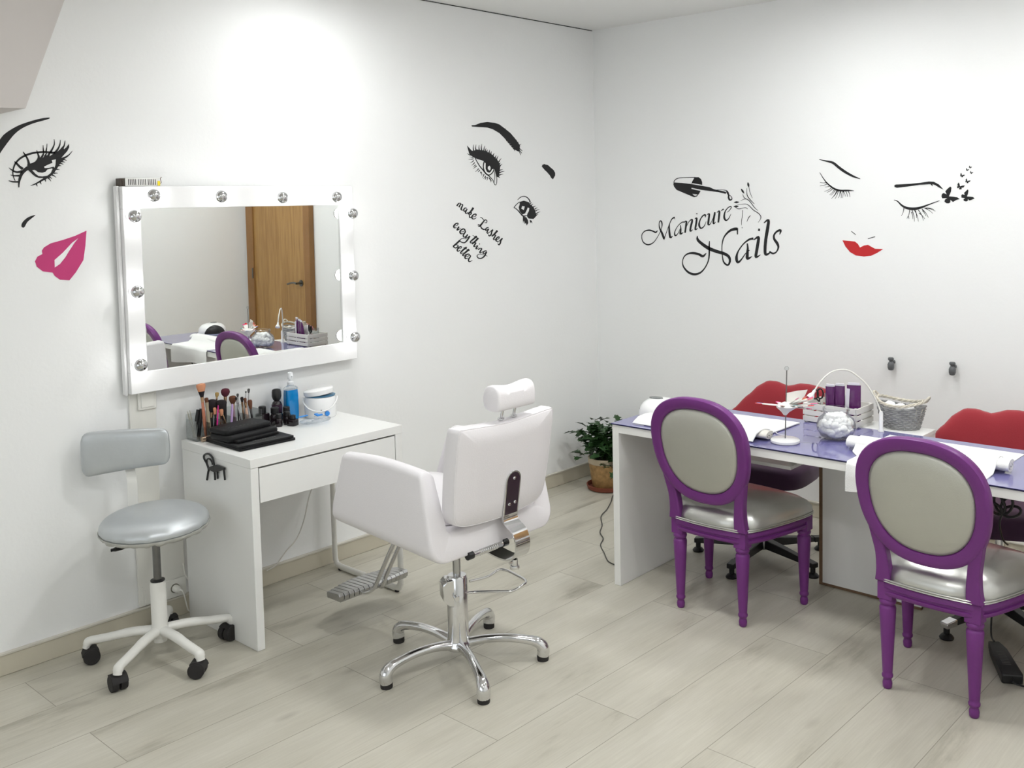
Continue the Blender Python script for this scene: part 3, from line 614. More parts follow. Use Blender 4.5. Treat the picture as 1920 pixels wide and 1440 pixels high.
# backrest
bk = M(); rings = []
prof = [(-.235, .945), (-.21, .958), (-.15, .955), (0, .946), (.15, .955), (.21, .958), (.235, .945), (.236, .80), (.229, .68), (.218, .635), (.19, .612), (.12, .600), (0, .594), (-.12, .600), (-.19, .612), (-.218, .635), (-.229, .68), (-.236, .80)]
ol = [Vector((p[0], p[1], 0)) for p in prof]; olc = catmull([(p.x, p.y, 0) for p in ol], 4, True)
def bx(z): return 1.405+(z-.60)*.155
cy_, cz_ = 0, .775
for d_, sc in [(0, .94), (.004, .975), (.012, 1.), (.058, 1.), (.066, .985), (.070, .955), (.072, .6)]:
    rings.append([(bx(cz_+(p.y-cz_)*sc)+d_, Yc-.024+p.x*sc, cz_+(p.y-cz_)*sc) for p in olc])
bko = build('backrest', M().loft(rings), LILAC, t, angle=50)
pip = M().tube([(bx(cz_+(p.y-cz_)*.985)+.0655, Yc-.024+p.x*.988, cz_+(p.y-cz_)*.988) for p in olc], .0022, 6, closed=True)
build('piping', pip, LILAC, bko)
# headrest
hx, hz0 = 1.503, .993
HP = [(p.x, p.y) for p in catmull([(a, b, 0) for a, b in [(-.046, .022), (-.040, .006), (-.022, -.003), (.018, -.004), (.032, .006), (.034, .042), (.030, .068), (.016, .083), (-.006, .087), (-.028, .080), (-.042, .058), (-.047, .040)]], 4, True)]
hs = []
for i in range(25):
    f = i/24*2-1; f = (abs(f)**.6)*(1 if f > 0 else -1); y_ = Yc+.014+f*.094; e = 1-abs(f)**40*.14; dip = -.010*cos(f*pi)*.5-.005
    ring = []
    for (x, z) in HP:
        ring.append((hx+x*e, y_, hz0+.040+(z-.040)*e+(dip if z > .06 else 0)))
    hs.append(ring)
hd = build('headrest', M().loft(hs), LILAC, t, angle=60)
for s_ in (-1, 1):
    pst = build('headrest_post', M().cyl((1.487, Yc+.008+s_*.031, .935), (1.503, Yc+.008+s_*.031, 1.005), .0052, 14), CHROME, t)
    build('post_collar', M().lathe([(.006, 0), (.013, 0), (.013, .004), (.009, .007), (.0055, .007)], (1.489, Yc+.008+s_*.031, .9515), 20), CHROME, pst)
# back bracket: dark plate, chrome curl, spring
by = Yc+.022
pl = M(); rg = []
def plate(w_, z0, z1, off, r=.03):
    o = [(-w_, z0)]+[(w_, z0)]+[(w_*cos(radians(a)), z1-w_+w_*sin(radians(a))) for a in range(0, 181, 15)]
    return [(bx(z)+.0725+off, by+y_, z) for y_, z in o]
pl.loft([plate(.037, .598, .762, 0), plate(.037, .598, .762, .005)])
br = build('back_bracket', pl, CHROME, t, bevel=.001)
build('plate_inlay', M().loft([plate(.0305, .602, .756, .0053), plate(.0305, .602, .756, .0062)]), mat('dark_lacquer', (.035, .018, .030), .25), br)
for y_, z in ((0, .735), (-.014, .640), (.014, .643)):
    build('bolt', M().lathe([(.001, .004), (.005, .0035), (.0068, .001), (.0068, 0)], (bx(z)+.0790, by+y_, z), 14, axis=(1, 0, .15)), CHROME, br)
curl = catmull([(bx(.60)+.075, by, .602), (bx(.58)+.076, by, .585), (1.490, by, .568), (1.520, by, .548), (1.535, by, .520), (1.538, by, .495), (1.530, by, .466), (1.505, by, .446), (1.47, by-.002, .441), (1.42, by-.004, .447), (1.36, by-.006, .462)], 6)
build('chrome_curl', flatbar(M(), curl, Vector((0, 1, 0)), .072, .006), CHROME, br, angle=60)
build('tilt_knob', M().cyl((1.50, by-.004, .440), (1.50, by-.004, .418), .012, 16).lathe([(.016, 0), (.018, .004), (.016, .012), (.002, .013)], (1.50, by-.004, .405), 16).cyl((1.50, by-.03, .432), (1.50, by-.015, .432), .005), CHROME, br)
sg = M().cyl((1.455, by-.165, .492), (1.455, by-.02, .492), .011, 16)
for k in range(10): sg.lathe([(.0112, 0), (.0128, .003), (.0112, .006)], (1.455, by-.135+k*.009, .492), 16, axis=(0, 1, 0))
build('recline_spring', sg, CHROME, br)
build('spring_end', M().cyl((1.455, by-.19, .492), (1.455, by-.166, .492), .014, 14), BLACK, br)
build('spring_end', M().cyl((1.455, by-.019, .492), (1.455, by+.004, .492), .014, 14), BLACK, br)
build('under_plate', M().box((1.10, Yc-.13, .486), (1.42, Yc+.13, .5005)), BLACK, t)
# column and pump
c0 = Vector((1.238, -2.348, 0))
build('pump_rod', M().cyl(c0+Vector((0, 0, .31)), c0+Vector((0, 0, .486)), .0145, 20), mat('rod_steel', (.45, .45, .45), .2, 1.), t)
col = build('pump_column', M().lathe([(.010, .055), (.046, .055), (.050, .062), (.050, .070), (.044, .078), (.041, .092), (.0385, .13), (.0385, .325), (.034, .333), (.015, .334)], c0, 40), CHROME, t)
pbx = M(); pbx.mx = Matrix.Translation(c0+Vector((0, 0, .275))) @ Matrix.Rotation(radians(240), 4, 'Z')
pbx.prism([[(.002, -.058), (.034, -.050), (.060, -.022), (.060, .034), (.044, .050), (.002, .052)]], lambda x, z: (x, -.033, z), lambda x, z: (x, .033, z))
build('pump_box', pbx, CHROME, col, bevel=.004)
pv = hit(2, .262, 857, 1120)
build('pedal_pivot', M().cyl(pv+Vector((-.01, .0, 0)), pv+Vector((.014, -.012, 0)), .009, 14), CHROME, col)
lpz = [hit(2, .262, *p) for p in [(857,1120),(880,1111),(930,1109),(960,1108),(978,1104),(986,1098),(983,1092),(965,1082),(950,1075),(935,1074),(915,1081),(880,1090)]]
build('pump_pedal', M().tube(catmull([Vector((p.x, p.y, .262+.012*(i > 3 and i < 10))) for i, p in enumerate(lpz)], 5), .0052, 10), CHROME, col)
for px, py, ry in [(748,1203,0), (725,1289,0), (907,1317,0), (1018,1237,0), (917,1176,0)]:
    q = hit(2, 0, px, py); d = q-c0; d.z = 0; u = d.normalized(); L = d.length
    pts = [c0+u*.03+Vector((0, 0, .072)), c0+u*.10+Vector((0, 0, .085)), c0+u*.18+Vector((0, 0, .088)), c0+u*(L-.055)+Vector((0, 0, .079)), c0+u*(L-.018)+Vector((0, 0, .068)), c0+u*(L+.000)+Vector((0, 0, .050)), c0+u*(L+.002)+Vector((0, 0, .034)), c0+u*(L)+Vector((0, 0, .019))]
    rr = catmull([(r, 0, 0) for r in (.020, .017, .0165, .0175, .021, .024, .0245, .0235)], 4)
    leg = build('base_leg', M().tube(catmull(pts, 4), [max(.01, p.x) for p in rr], 16, flat=.95), CHROME, t, angle=70)
    build('foot_pad', M().lathe([(.003, 0), (.021, 0), (.022, .004), (.022, .0185), (.003, .0185)], c0+u*L, 24), BLACKMAT, leg)
# footrest
fa = [hit(0, .985, *p) for p in [(726,1025),(742,1030)]]
fr = thing
p0 = Vector((.965, Yc-.03, .50)); 
def fpath(s_): 
    y_ = Yc-.012+s_*.020
    return catmull([(1.02, y_, .515), (.93, y_, .44), (.835, y_, .30), (.765, y_, .185), (.742, y_+s_*.006, .155), (.715, y_+s_*.018, .142), (.685, y_+s_*.024, .142)], 6)
fo = build('footrest_frame', M().tube(fpath(-1), .0085, 12).tube(fpath(1), .0085, 12).tube([fpath(-1)[-1], fpath(1)[-1]], .0085, 12), CHROME, t)
RIB = mat('ribbed_aluminium', (.50, .50, .50), .25, 1.)
fp = M(); n = 15
for k in range(n):
    f = (k+.5)/n*2-1; wy_ = .176*2/n
    x0 = .615-.045*(1-f*f); x1 = .700-.010*f*f
    cyf = Yc+.015+f*.176; rr_ = []
    for (x, z) in ((x0, .128), (x0-.004, .146), (x0+.004, .154), (x1-.004, .160), (x1+.004, .150), (x1, .132)):
        rr_.append((x, z))
    fp.loft([[(x, cyf-wy_*.46, z) for x, z in rr_], [(x, cyf+wy_*.46, z) for x, z in rr_]])
fp.box((.60, Yc+.015-.17, .126), (.69, Yc+.015+.17, .150))
build('foot_plate', fp, RIB, fo, bevel=.0015)
# ================================================================== potted plant
POT = mat('glazed_pot', (.36, .215, .085), .45, var=.6, vscale=45, bump=.6, bscale=60)
pc_ = (.272, -.262)
t = thing('potted_plant', 'leafy green plant in a mottled terracotta pot in the room corner', 'potted plant', (*pc_, 0))
build('saucer', M().lathe([(.01, 0), (.100, 0), (.116, .006), (.124, .030), (.118, .031), (.108, .010), (.01, .009)], (*pc_, 0), 40), TERRA, t)
build('pot', M().lathe([(.01, .0095), (.082, .0095), (.088, .016), (.108, .150), (.108, .158), (.100, .158), (.096, .14), (.01, .135)], (*pc_, 0), 40), POT, t)
build('pot_rim', M().lathe([(.1085, .1585), (.1125, .162), (.1135, .190), (.108, .194), (.101, .190), (.100, .1585)], (*pc_, 0), 40), mat('pot_rim_cream', (.50, .42, .30), .5, var=.1), t)
build('soil', M().lathe([(.002, .165), (.098, .165), (.098, .172), (.002, .178)], (*pc_, 0), 24), mat('soil', (.03, .02, .014), .95, bump=1), t)
random.seed(11)
stm = M(); lf = M()
for k in range(44):
    a = random.uniform(0, 2*pi); r = random.uniform(.02, .155); h = .18+random.uniform(.02, .20)-r*.35
    b = Vector((pc_[0]+random.uniform(-.03, .03), pc_[1]+random.uniform(-.03, .03), .175)); e = Vector((pc_[0]+r*cos(a), pc_[1]+r*sin(a), h+.02))
    e.x = max(.05, e.x); e.y = min(-.05, e.y)
    m_ = (b+e)/2+Vector((0, 0, .05)); cv = catmull([b, m_, e], 4); stm.tube(cv, .0022, 5)
    for q in range(8):
        c = e+Vector((random.uniform(-.045, .045), random.uniform(-.045, .045), random.uniform(-.05, .04)))
        c.x = max(.045, c.x); c.y = min(-.045, c.y)
        an = random.uniform(0, 2*pi); tl = random.uniform(-.9, .5); sz = random.uniform(.036, .066)
        R = Matrix.Rotation(an, 3, 'Z') @ Matrix.Rotation(tl, 3, 'Y') @ Matrix.Rotation(random.uniform(-.5, .5), 3, 'X')
        ol = [(0, 0), (.25, -.32), (.42, -.26), (.52, -.55), (.72, -.30), (1.05, -.22), (.98, -.05), (1.25, 0), (.98, .05), (1.05, .22), (.72, .30), (.52, .55), (.42, .26), (.25, .32)]
        vs = [c+R @ Vector((x*sz, y_*sz, -.25*sz*(x*x)+.12*sz*abs(y_)*2)) for x, y_ in ol]; ctr = c+R @ Vector((.6*sz, 0, -.10*sz))
        o = len(vs); lf.add([v for v in vs]+[ctr], [(i, (i+1) % o, o) for i in range(o)])
lf.v = [Vector((max(.03, p.x), min(-.03, p.y), max(.05, p.z))) for p in lf.v]
build('stems', stm, mat('plant_stem', (.05, .10, .03), .6), t)
build('leaves', lf, mat('plant_leaf', (.020, .060, .014), .42, var=.45, vscale=14), t)

# ================================================================== long nail table
TA = .0219; T0 = Vector((1.2304, -1.4018, 0))
TM = Matrix.Translation(T0) @ Matrix.Rotation(TA, 4, 'Z')
def tl(x, y_, z): return TM @ Vector((x, y_, z))                 # table coordinates: x along it, y away from the camera
TL_, TD, TT = 2.02, .535, .7308
t = thing('nail_table', 'long white manicure table with a violet glass top along the right-hand wall', 'table', T0)
def tb(*bs):
    m = M(); m.mx = TM
    for a, b in bs: m.box(a, b)
    return m
build('side_panel', tb(((0, 0, .001), (.034, TD, .7245))), WHITE, t, bevel=.001)
build('side_panel', tb(((TL_-.034, 0, .001), (TL_, TD, .7245))), WHITE, t, bevel=.001)
build('table_top', tb(((.0345, 0, .690), (TL_-.0345, TD, .7245))), WHITE, t, bevel=.001)
GT = mat('violet_glass', (.165, .155, .36), .05, spec=.6, coat=.6, var=.03)
build('glass_top', tb(((-.004, -.003, .7248), (TL_+.004, TD+.003, TT))), GT, t, bevel=.0008)
build('glass_edge', tb(((-.0045, -.0042, .7250), (TL_+.0045, -.0031, .7298))), mat('glass_edge_dark', (.02, .02, .06), .2), t)
build('shelf', tb(((.10, .24, .585), (.74, TD-.02, .600))), WHITE, t, bevel=.001)
build('shelf_bracket', tb(((.12, .30, .6003), (.135, .48, .6897)), ((.70, .30, .6003), (.715, .48, .6897))), WHITE, t)
# cable coil under the top
ck = M(); cc = hit(1, -1.22, 1880, 962)
for k in range(4):
    a = radians(20+k*45); ax_ = Vector((cos(a), 0, sin(a))); bx_ = Vector((-sin(a), .25, cos(a)))
    ck.tube([cc+ax_*(.032+.032*cos(2*pi*i/16))+bx_*(.018*sin(2*pi*i/16)) for i in range(16)], .0050, 8, closed=True)
ck.tube(catmull([cc, cc+Vector((-.01, 0, -.04)), cc+Vector((-.005, .02, -.10)), cc+Vector((.0, .06, -.13))], 4), .0035, 6)
ck.tube(catmull([cc+Vector((0, 0, .03)), cc+Vector((-.005, 0, .06)), Vector((cc.x-.005, cc.y, .689))], 4), .0035, 6)
build('coiled_cable', ck, BLACK, None, cat='cable', label='black cable coiled in loops hanging under the table top at the far right')
# cabinet behind the table
cx0, cx1, cy0, cy1 = 1.935, 2.392, -.835, -.69
t = thing('white_cabinet', 'white open-edged cabinet standing behind the middle of the long table', 'cabinet', (2.16, -.72, 0))
build('cabinet_body', M().box((cx0+.012, cy0+.017, .03), (cx1-.002, cy1, .7145)), WHITE, t, bevel=.001)
build('cabinet_top', M().box((cx0, cy0, .7148), (cx1, cy1, .7305)), WHITE, t, bevel=.001)
build('front_panel', M().box((cx0+.016, cy0, .012), (cx1, cy0+.0165, .7145)), WHITE, t)
build('raw_edge', M().box((cx0+.0, cy0-.001, .001), (cx0+.0158, cy0+.0165, .7145)).box((cx0+.016, cy0-.001, .001), (cx1, cy0+.0165, .0118)), BROWNEDGE, t)

# ================================================================== purple oval-back chairs
def make_oval_chair(label):
    t = thing('oval_back_chair', label, 'chair', (0, 0, 0), group='purple oval-back chairs')
    bp = lambda p, par=t, nm='leg', mm=PURPLE, **k: build(nm, p, mm, par, world=False, **k)
    def leg(x, y_, top):
        pr = [(.002, 0), (.0125, 0), (.0160, .006), (.0170, .020), (.0135, .034), (.0190, .042), (.0195, .049), (.0165, .055), (.0175, .062), (.0255, .225), (.0285, .288), (.0260, .296), (.0215, .300), (.0275, .306), (.0290, .314), (.0255, .322)]
        m = M().lathe(pr, (x, y_, 0), 20); m.box((x-.027, y_-.025, .322), (x+.027, y_+.025, top)); return m
    for x, y_ in ((-.150, -.178), (.150, -.178)): bp(leg(x, y_, .385), bevel=.0015)
    for x, y_ in ((-.236, .170), (.236, .170)): bp(leg(x, y_, .384), bevel=.0015)
    # curved seat rail
    def outline(g):
        pts = [(-.168-g, -.192-g*.6), (-.08, -.212-g), (0, -.216-g), (.08, -.212-g), (.168+g, -.192-g*.6), (.215+g, -.09), (.248+g, .05), (.262+g, .170), (.235+g, .205+g), (.12, .232+g), (0, .240+g), (-.12, .232+g), (-.235-g, .205+g), (-.262-g, .170), (-.248-g, .05), (-.215-g, -.09)]
        return [(p.x, p.y) for p in catmull([(a, b, 0) for a, b in pts], 4, True)]
    def ring(g, z): return [(x, y_, z) for x, y_ in outline(g)]
    rail = M().loft([ring(-.032, .338), ring(-.004, .338), ring(.000, .342), ring(.000, .352), ring(-.006, .355), ring(-.006, .362), ring(.002, .366), ring(.002, .380), ring(-.002, .3848), ring(-.032, .3848)])
    bp(rail, nm='seat_rail', angle=50)
    sr = lambda k, z: [(x*k, .012+(y_-.012)*k, z) for x, y_ in outline(0)]
    cu = M().loft([sr(.88, .3852), sr(.985, .3852), sr(1.015, .392), sr(1.022, .405), sr(1.008, .424), sr(.95, .444), sr(.85, .460), sr(.68, .474), sr(.46, .483), sr(.2, .487), sr(.03, .488)])
    for i, p in enumerate(cu.v):                     # pulled in around the back posts
        for sx in (-1, 1):
            dd = sqrt((p.x-sx*.165)**2+(p.y+.215)**2)
            if dd < .075: k = (1-dd/.075); p.y += .030*k; p.z -= .010*k
    cu_o = bp(cu, nm='seat_cushion', mm=SILVER, angle=70)
    pip = M()
    def at_y(x):
        return -.218+.0*x
    o1 = [(x, y_, .3905) for x, y_ in outline(.0065)]; o2 = [(x, y_, .398) for x, y_ in outline(.0075)]
    pip.tube(o1, .0026, 6, closed=True); pip.tube(o2, .0026, 6, closed=True)
    bp(pip, cu_o, nm='double_piping', mm=SILVER)
    # oval frame, leaning back
    by_ = lambda z: -.200-.20*(z-.47)
    N_ = 64; a_, b_, zc, xc = .224, .223, .702, .0
    def oval(k, a, b): 
        c, s_ = cos(k), sin(k); p = .84
        zz = zc+b*abs(s_)**p*(1 if s_ > 0 else -1); xx = xc+a*abs(c)**p*(1 if c > 0 else -1)*(1+.085*(zz-zc)/b)
        return xx, zz
    prof = [(-.024, -.008), (-.020, -.017), (-.012, -.020), (.012, -.022), (.020, -.020), (.0235, -.013), (.0235, .013), (.018, .021), (-.018, .020), (-.024, .012)]   # across ring, through it
    rings = []
    for i in range(N_):
        k = 2*pi*i/N_; ring_ = []
        for u, w_ in prof:
            x, z = oval(k, a_-.0235+u, b_-.0235+u); ring_.append((x, by_(z)+w_, z))
        rings.append(ring_)
    fr = bp(M().loft(rings, closed=True), nm='oval_frame', angle=50)
    pads = []
    for d, sc in ((-.013, 1.0), (-.019, .93), (-.025, .75), (-.028, .45), (-.029, .1)): pads.append((d, sc))
    pm = M(); rr = []
    for d, sc in reversed(pads): rr.append([(oval(2*pi*i/48, (a_-.047)*sc, (b_-.047)*sc)[0], by_(zc+(oval(2*pi*i/48, 1, (b_-.047)*sc)[1]-zc))+d, oval(2*pi*i/48, 1, (b_-.047)*sc)[1]) for i in range(48)])
    for d, sc in pads: rr.append([(oval(2*pi*i/48, (a_-.047)*sc, (b_-.047)*sc)[0], by_(oval(2*pi*i/48, 1, (b_-.047)*sc)[1])-d*1.25, oval(2*pi*i/48, 1, (b_-.047)*sc)[1]) for i in range(48)])
    pm.loft(rr); bp(pm, nm='back_pad', mm=SILVERFAB, angle=80)
    # posts
    for sx in (-1, 1):
        P = catmull([(sx*.157, -.192, .386), (sx*.154, -.197, .43), (sx*.157, -.204, .49), (sx*.166, -.214, .545), (sx*.176, -.225, .60)], 5); W_ = [.0275, .0235, .0205, .0205, .021]
        rings = []
        for i, p in enumerate(P):
            f = i/(len(P)-1)*4; j = min(3, int(f)); w_ = W_[j]+(W_[j+1]-W_[j])*(f-j)
            rings.append([(p.x+w_, p.y-.019, p.z), (p.x+w_, p.y+.019, p.z), (p.x-w_, p.y+.019, p.z), (p.x-w_, p.y-.019, p.z)])
        bp(M().loft(rings), nm='back_post', bevel=.006)
    return t
oc = make_oval_chair('purple oval-back chair with silver seat, nearer the plant, at the left end of the table')
oc.location = (1.750, -1.242, 0)
copy_thing(oc, (2.708, -1.368, 0), -.040, 'purple oval-back chair with silver seat at the right edge, in front of the draped towel')

# ================================================================== red lip-shaped swivel chairs
def make_lip_chair(label, a0, capm):
    t = thing('lip_back_chair', label, 'chair', (0, 0, 0), group='red lip-back swivel chairs')
    b = lambda nm, p, mm, par=t, **k: build(nm, p, mm, par, world=False, **k)
    up = [(-.315, .605), (-.27, .64), (-.20, .715), (-.15, .765), (-.105, .790), (-.06, .789), (-.02, .777), (0, .772), (.02, .777), (.06, .789), (.105, .790), (.15, .785), (.20, .776), (.27, .758), (.33, .720), (.375, .605)]
    lo = [(.375, .60), (.28, .53), (.15, .475), (.05, .455), (-.05, .455), (-.15, .475), (-.25, .53), (-.315, .60)]
    # sweep columns from corner to corner
    xs = [-.318+.696*i/44 for i in range(45)]
    def itp(tb_, x):
        tb_ = sorted(tb_)
        for (x0, z0), (x1, z1) in zip(tb_, tb_[1:]):
            if x0 <= x <= x1: f = (x-x0)/(x1-x0); f = f*f*(3-2*f)*.4+f*.6; return z0+(z1-z0)*f
        return tb_[0][1] if x < tb_[0][0] else tb_[-1][1]
    m = M(); rings = []
    for x in xs:
        zt, zl = itp(up, x), itp(lo, x); zt = max(zt, zl+.004); th = .034*max(.12, 1-(x/(.325 if x < 0 else .385))**4); yb = .30-.55*x*x*(1 if x < 0 else .7)
        cz, hh = (zt+zl)/2, (zt-zl)/2; ring = []
        for k in range(20):
            a = 2*pi*k/20; c, s_ = cos(a), sin(a)
            z = cz+hh*abs(s_)**.55*(1 if s_ > 0 else -1)
            ring.append((x, yb+th*abs(c)**.7*(1 if c > 0 else -1)+(z-.6)*.18, z))
        rings.append(ring)
    m.loft(rings); lp = b('lip_backrest', m, RED, angle=60)
    b('corner_knob', M().tube([(-.290, .215, .612), (-.338, .190, .600)], [.019, .017], 14), GREYR, lp)
    b('back_bar', M().tube(catmull([(0, .33, .60), (0, .33, .50), (0, .29, .40), (0, .20, .382), (0, .05, .380)], 5), .014, 10, flat=.5), BLACK)
    sm = M(); R = lambda g, z: [(x*1., y_, z) for x, y_ in [((.245+g)*abs(cos(k))**.55*(1 if cos(k) > 0 else -1), .01+(.215+g)*abs(sin(k))**.55*(1 if sin(k) > 0 else -1)) for k in [2*pi*i/40 for i in range(40)]]]
    sm.loft([R(-.03, .392), R(-.006, .394), R(0, .405), R(0, .462), R(-.006, .474), R(-.03, .482), R(-.12, .488)])
    b('seat', sm, DPURPLE, angle=50)
    b('gas_lift', M().lathe([(.013, .11), (.026, .11), (.026, .24), (.019, .245), (.019, .391), (.013, .391)], (0, 0, 0), 24), CHROME)
    b('hub', M().lathe([(.008, .05), (.040, .05), (.042, .07), (.036, .098), (.028, .1095), (.01, .1095)], (0, 0, 0), 28), mat('grey_hub', (.30, .31, .30), .3, .8))
    for k in range(5):
        a = radians(a0+72*k); u = Vector((cos(a), sin(a), 0)); w_ = Vector((-sin(a), cos(a), 0)); L = .315; rings = []
        for f, zt, zb, hw in ((.034, .098, .055, .024), (.15, .085, .052, .022), (L-.045, .070, .048, .019)):
            rings.append([u*f+w_*hw+Vector((0, 0, zb)), u*f-w_*hw+Vector((0, 0, zb)), u*f-w_*hw*.8+Vector((0, 0, zt)), u*f+w_*hw*.8+Vector((0, 0, zt))])
        lg = b('base_leg', M().loft(rings), BLACK, bevel=.003)
        b('end_cap', M().loft([[u*(L-.0448)+w_*.020*s1+Vector((0, 0, z)) for s1, z in ((1, .046), (-1, .046), (-1, .072), (1, .072))], [u*(L+.012)+w_*.018*s1+Vector((0, 0, z)) for s1, z in ((1, .044), (-1, .044), (-1, .066), (1, .066))]]), capm, lg, bevel=.003)
        b('glide', M().lathe([(.002, 0), (.026, 0), (.028, .006), (.020, .016), (.012, .020), (.012, .0435), (.002, .0435)], u*(L-.005), 20), BLACK, lg)
    return t
lc = make_lip_chair('red lip-backed swivel chair behind the left half of the table', 195, BLACK)
lc.location = (1.573, -.70, 0); lc.rotation_euler = (0, 0, .12)
lc2 = make_lip_chair('red lip-backed swivel chair at the right edge, behind the draped towel', 227, CHROME)
lc2.location = (2.668, -.735, 0); lc2.rotation_euler = (0, 0, .42)

# ================================================================== floor things
pa, pb_ = hit(2, .02, 1860, 1200), hit(2, .02, 1898, 1272)
u = (pb_-pa).normalized(); w_ = Vector((-u.y, u.x, 0))
t = thing('power_brick', 'long black power adapter lying on the floor under the right-hand chair', 'power adapter', (pa.x, pa.y, 0))
def pbk(f, hw, z): c = pa.lerp(pb_, f); return [Vector((c.x, c.y, 0))+w_*hw*s1+Vector((0, 0, z0)) for s1, z0 in ((1, .002), (-1, .002), (-1, z), (1, z))]
build('adapter_case', M().loft([pbk(.10, .020, .030), pbk(.35, .030, .038), pbk(.99, .036, .038), pbk(1.02, .034, .034)]), BLACK, t, bevel=.004)
lbm = M()
for k in range(9):
    c = pa.lerp(pb_, .45+.04*k); lbm.loft([[Vector((c.x, c.y, z))+w_*(-.016+.014*j) for z in (.0382, .0386)]+[Vector((c.x, c.y, z))+w_*(-.016+.014*j)+u*.004 for z in (.0386, .0382)] for j in (0, 1, 2)])
build('label_print', lbm, mat('grey_print', (.10, .10, .10), .5), t)
cbl = M().tube(catmull([pa.lerp(pb_, 1.0)+Vector((0, 0, .0)), pa.lerp(pb_, 1.12), Vector((pb_.x+.08, pb_.y+.01, .004)), Vector((pb_.x+.25, pb_.y+.10, .004)), Vector((pb_.x+.55, pb_.y+.35, .004))], 6), .0035, 8)
cbl.tube(catmull([pa.lerp(pb_, .12)+Vector((0, 0, .01)), pa.lerp(pb_, -.05)+Vector((0, 0, .02)), pa+Vector((-.03, .10, .10)), pa+Vector((-.015, .12, .16)), pa+Vector((.02, .12, .20))], 6), .0035, 8)
build('cable', cbl, BLACK, t)
fc = [hit(2, .004, *p) for p in [(1153,1059),(1140,1052),(1133,1037),(1126,1022),(1131,1010),(1125,998),(1129,985),(1127,968),(1138,955),(1146,940),(1149,930)]]
build('floor_cable', M().tube(catmull(fc+[hit(2, .004, 1162, 915), hit(2, .004, 1180, 905)], 5), .0028, 8), mat('grey_black_cable', (.05, .05, .045), .5), None, cat='cable', label='thin dark cable snaking over the floor left of the long table')
# hooks on the wall
for (px, py, lb) in [(1672, 681, 'grey rubber wall hook at the left, above the wicker basket'), (1787, 690, 'grey rubber wall hook at the right, above the right-hand red chair')]:
    q = hit(1, -.02, px, py)
    t = thing('wall_hook', lb, 'wall hook', (q.x, 0, q.z), group='grey rubber wall hooks')
    build('base_plug', M().lathe([(.004, 0), (.011, 0), (.011, .018), (.004, .018)], (q.x, -.001, q.z+.005), 16, axis=(0, -1, 0)), GREYR, t)
    build('holder', M().lathe([(.006, -.034), (.012, -.032), (.016, -.020), (.0165, -.004), (.012, .006), (.0085, .009), (.0085, .014), (.013, .018), (.0145, .024), (.012, .030), (.004, .031)], (q.x, -.030, q.z), 24), GREYR, t)

# ================================================================== things on the table
Z0 = TT+.0004
# UV lamp
ux, uy = 1.338, -1.178
t = thing('uv_lamp', 'white dome-shaped nail lamp at the left end of the table', 'nail lamp', (ux, uy, Z0))
dm = M(); rings = []
for i in range(13):
    f = i/12; r = .092*(cos(f*pi/2)**.62 if f < 1 else 0)+.012; rings.append([(ux+r*cos(2*pi*a/40), uy+r*.98*sin(2*pi*a/40), Z0+.014+.070*sin(f*pi/2)) for a in range(40)])
build('dome', dm.loft(rings), WHITEGLOSS, t, angle=60)
build('base_rim', M().lathe([(.02, 0), (.094, 0), (.100, .003), (.102, .0135), (.02, .0135)], (ux, uy, Z0), 40), mat('blue_white_rim', (.62, .68, .80), .2), t)
build('display_window', M().lathe([(.001, .004), (.034, .003), (.036, 0), (.001, -.002)], (ux-.03, uy-.0, Z0+.0835), 28, sy=.62), mat('dark_window', (.13, .14, .14), .15), t)
om = M(); rings = []
for i in range(15):
    a = radians(-75+6.5*i); fm = .70*sin(pi*(i+.15)/14.3)**.55; ou = []; inn = []
    for j in range(7):
        f = fm*j/6; r = .092*cos(f*pi/2)**.62+.012; z = Z0+.014+.070*sin(f*pi/2)
        ou.append((ux+(r+.0016)*cos(a), uy+(r*.98+.0016)*sin(a), z)); inn.append((ux+(r-.004)*cos(a), uy+(r*.98-.004)*sin(a), z))
    rings.append(ou+inn[::-1])
om.loft(rings)
build('hand_opening', om, BLACK, t)
build('power_lead', M().tube(catmull([(ux-.099, uy-.01, Z0+.030), (ux-.112, uy-.012, Z0+.030), (ux-.122, uy, Z0+.016), (ux-.127, uy+.02, Z0-.005), (ux-.128, uy+.03, Z0-.06), (ux-.128, uy+.03, .30), (ux-.130, uy+.05, .02)], 6), .0028, 8), BLACK, t)
u2 = copy_thing(t, (3.03, -.935, Z0), 3.95, 'white dome nail lamp behind the draped towel, seen in the mirror')
for ch in list(u2.children): 
    if ch.name.startswith('power_lead'): bpy.data.objects.remove(ch)
t['group'] = u2['group'] = 'white dome nail lamps on the table'
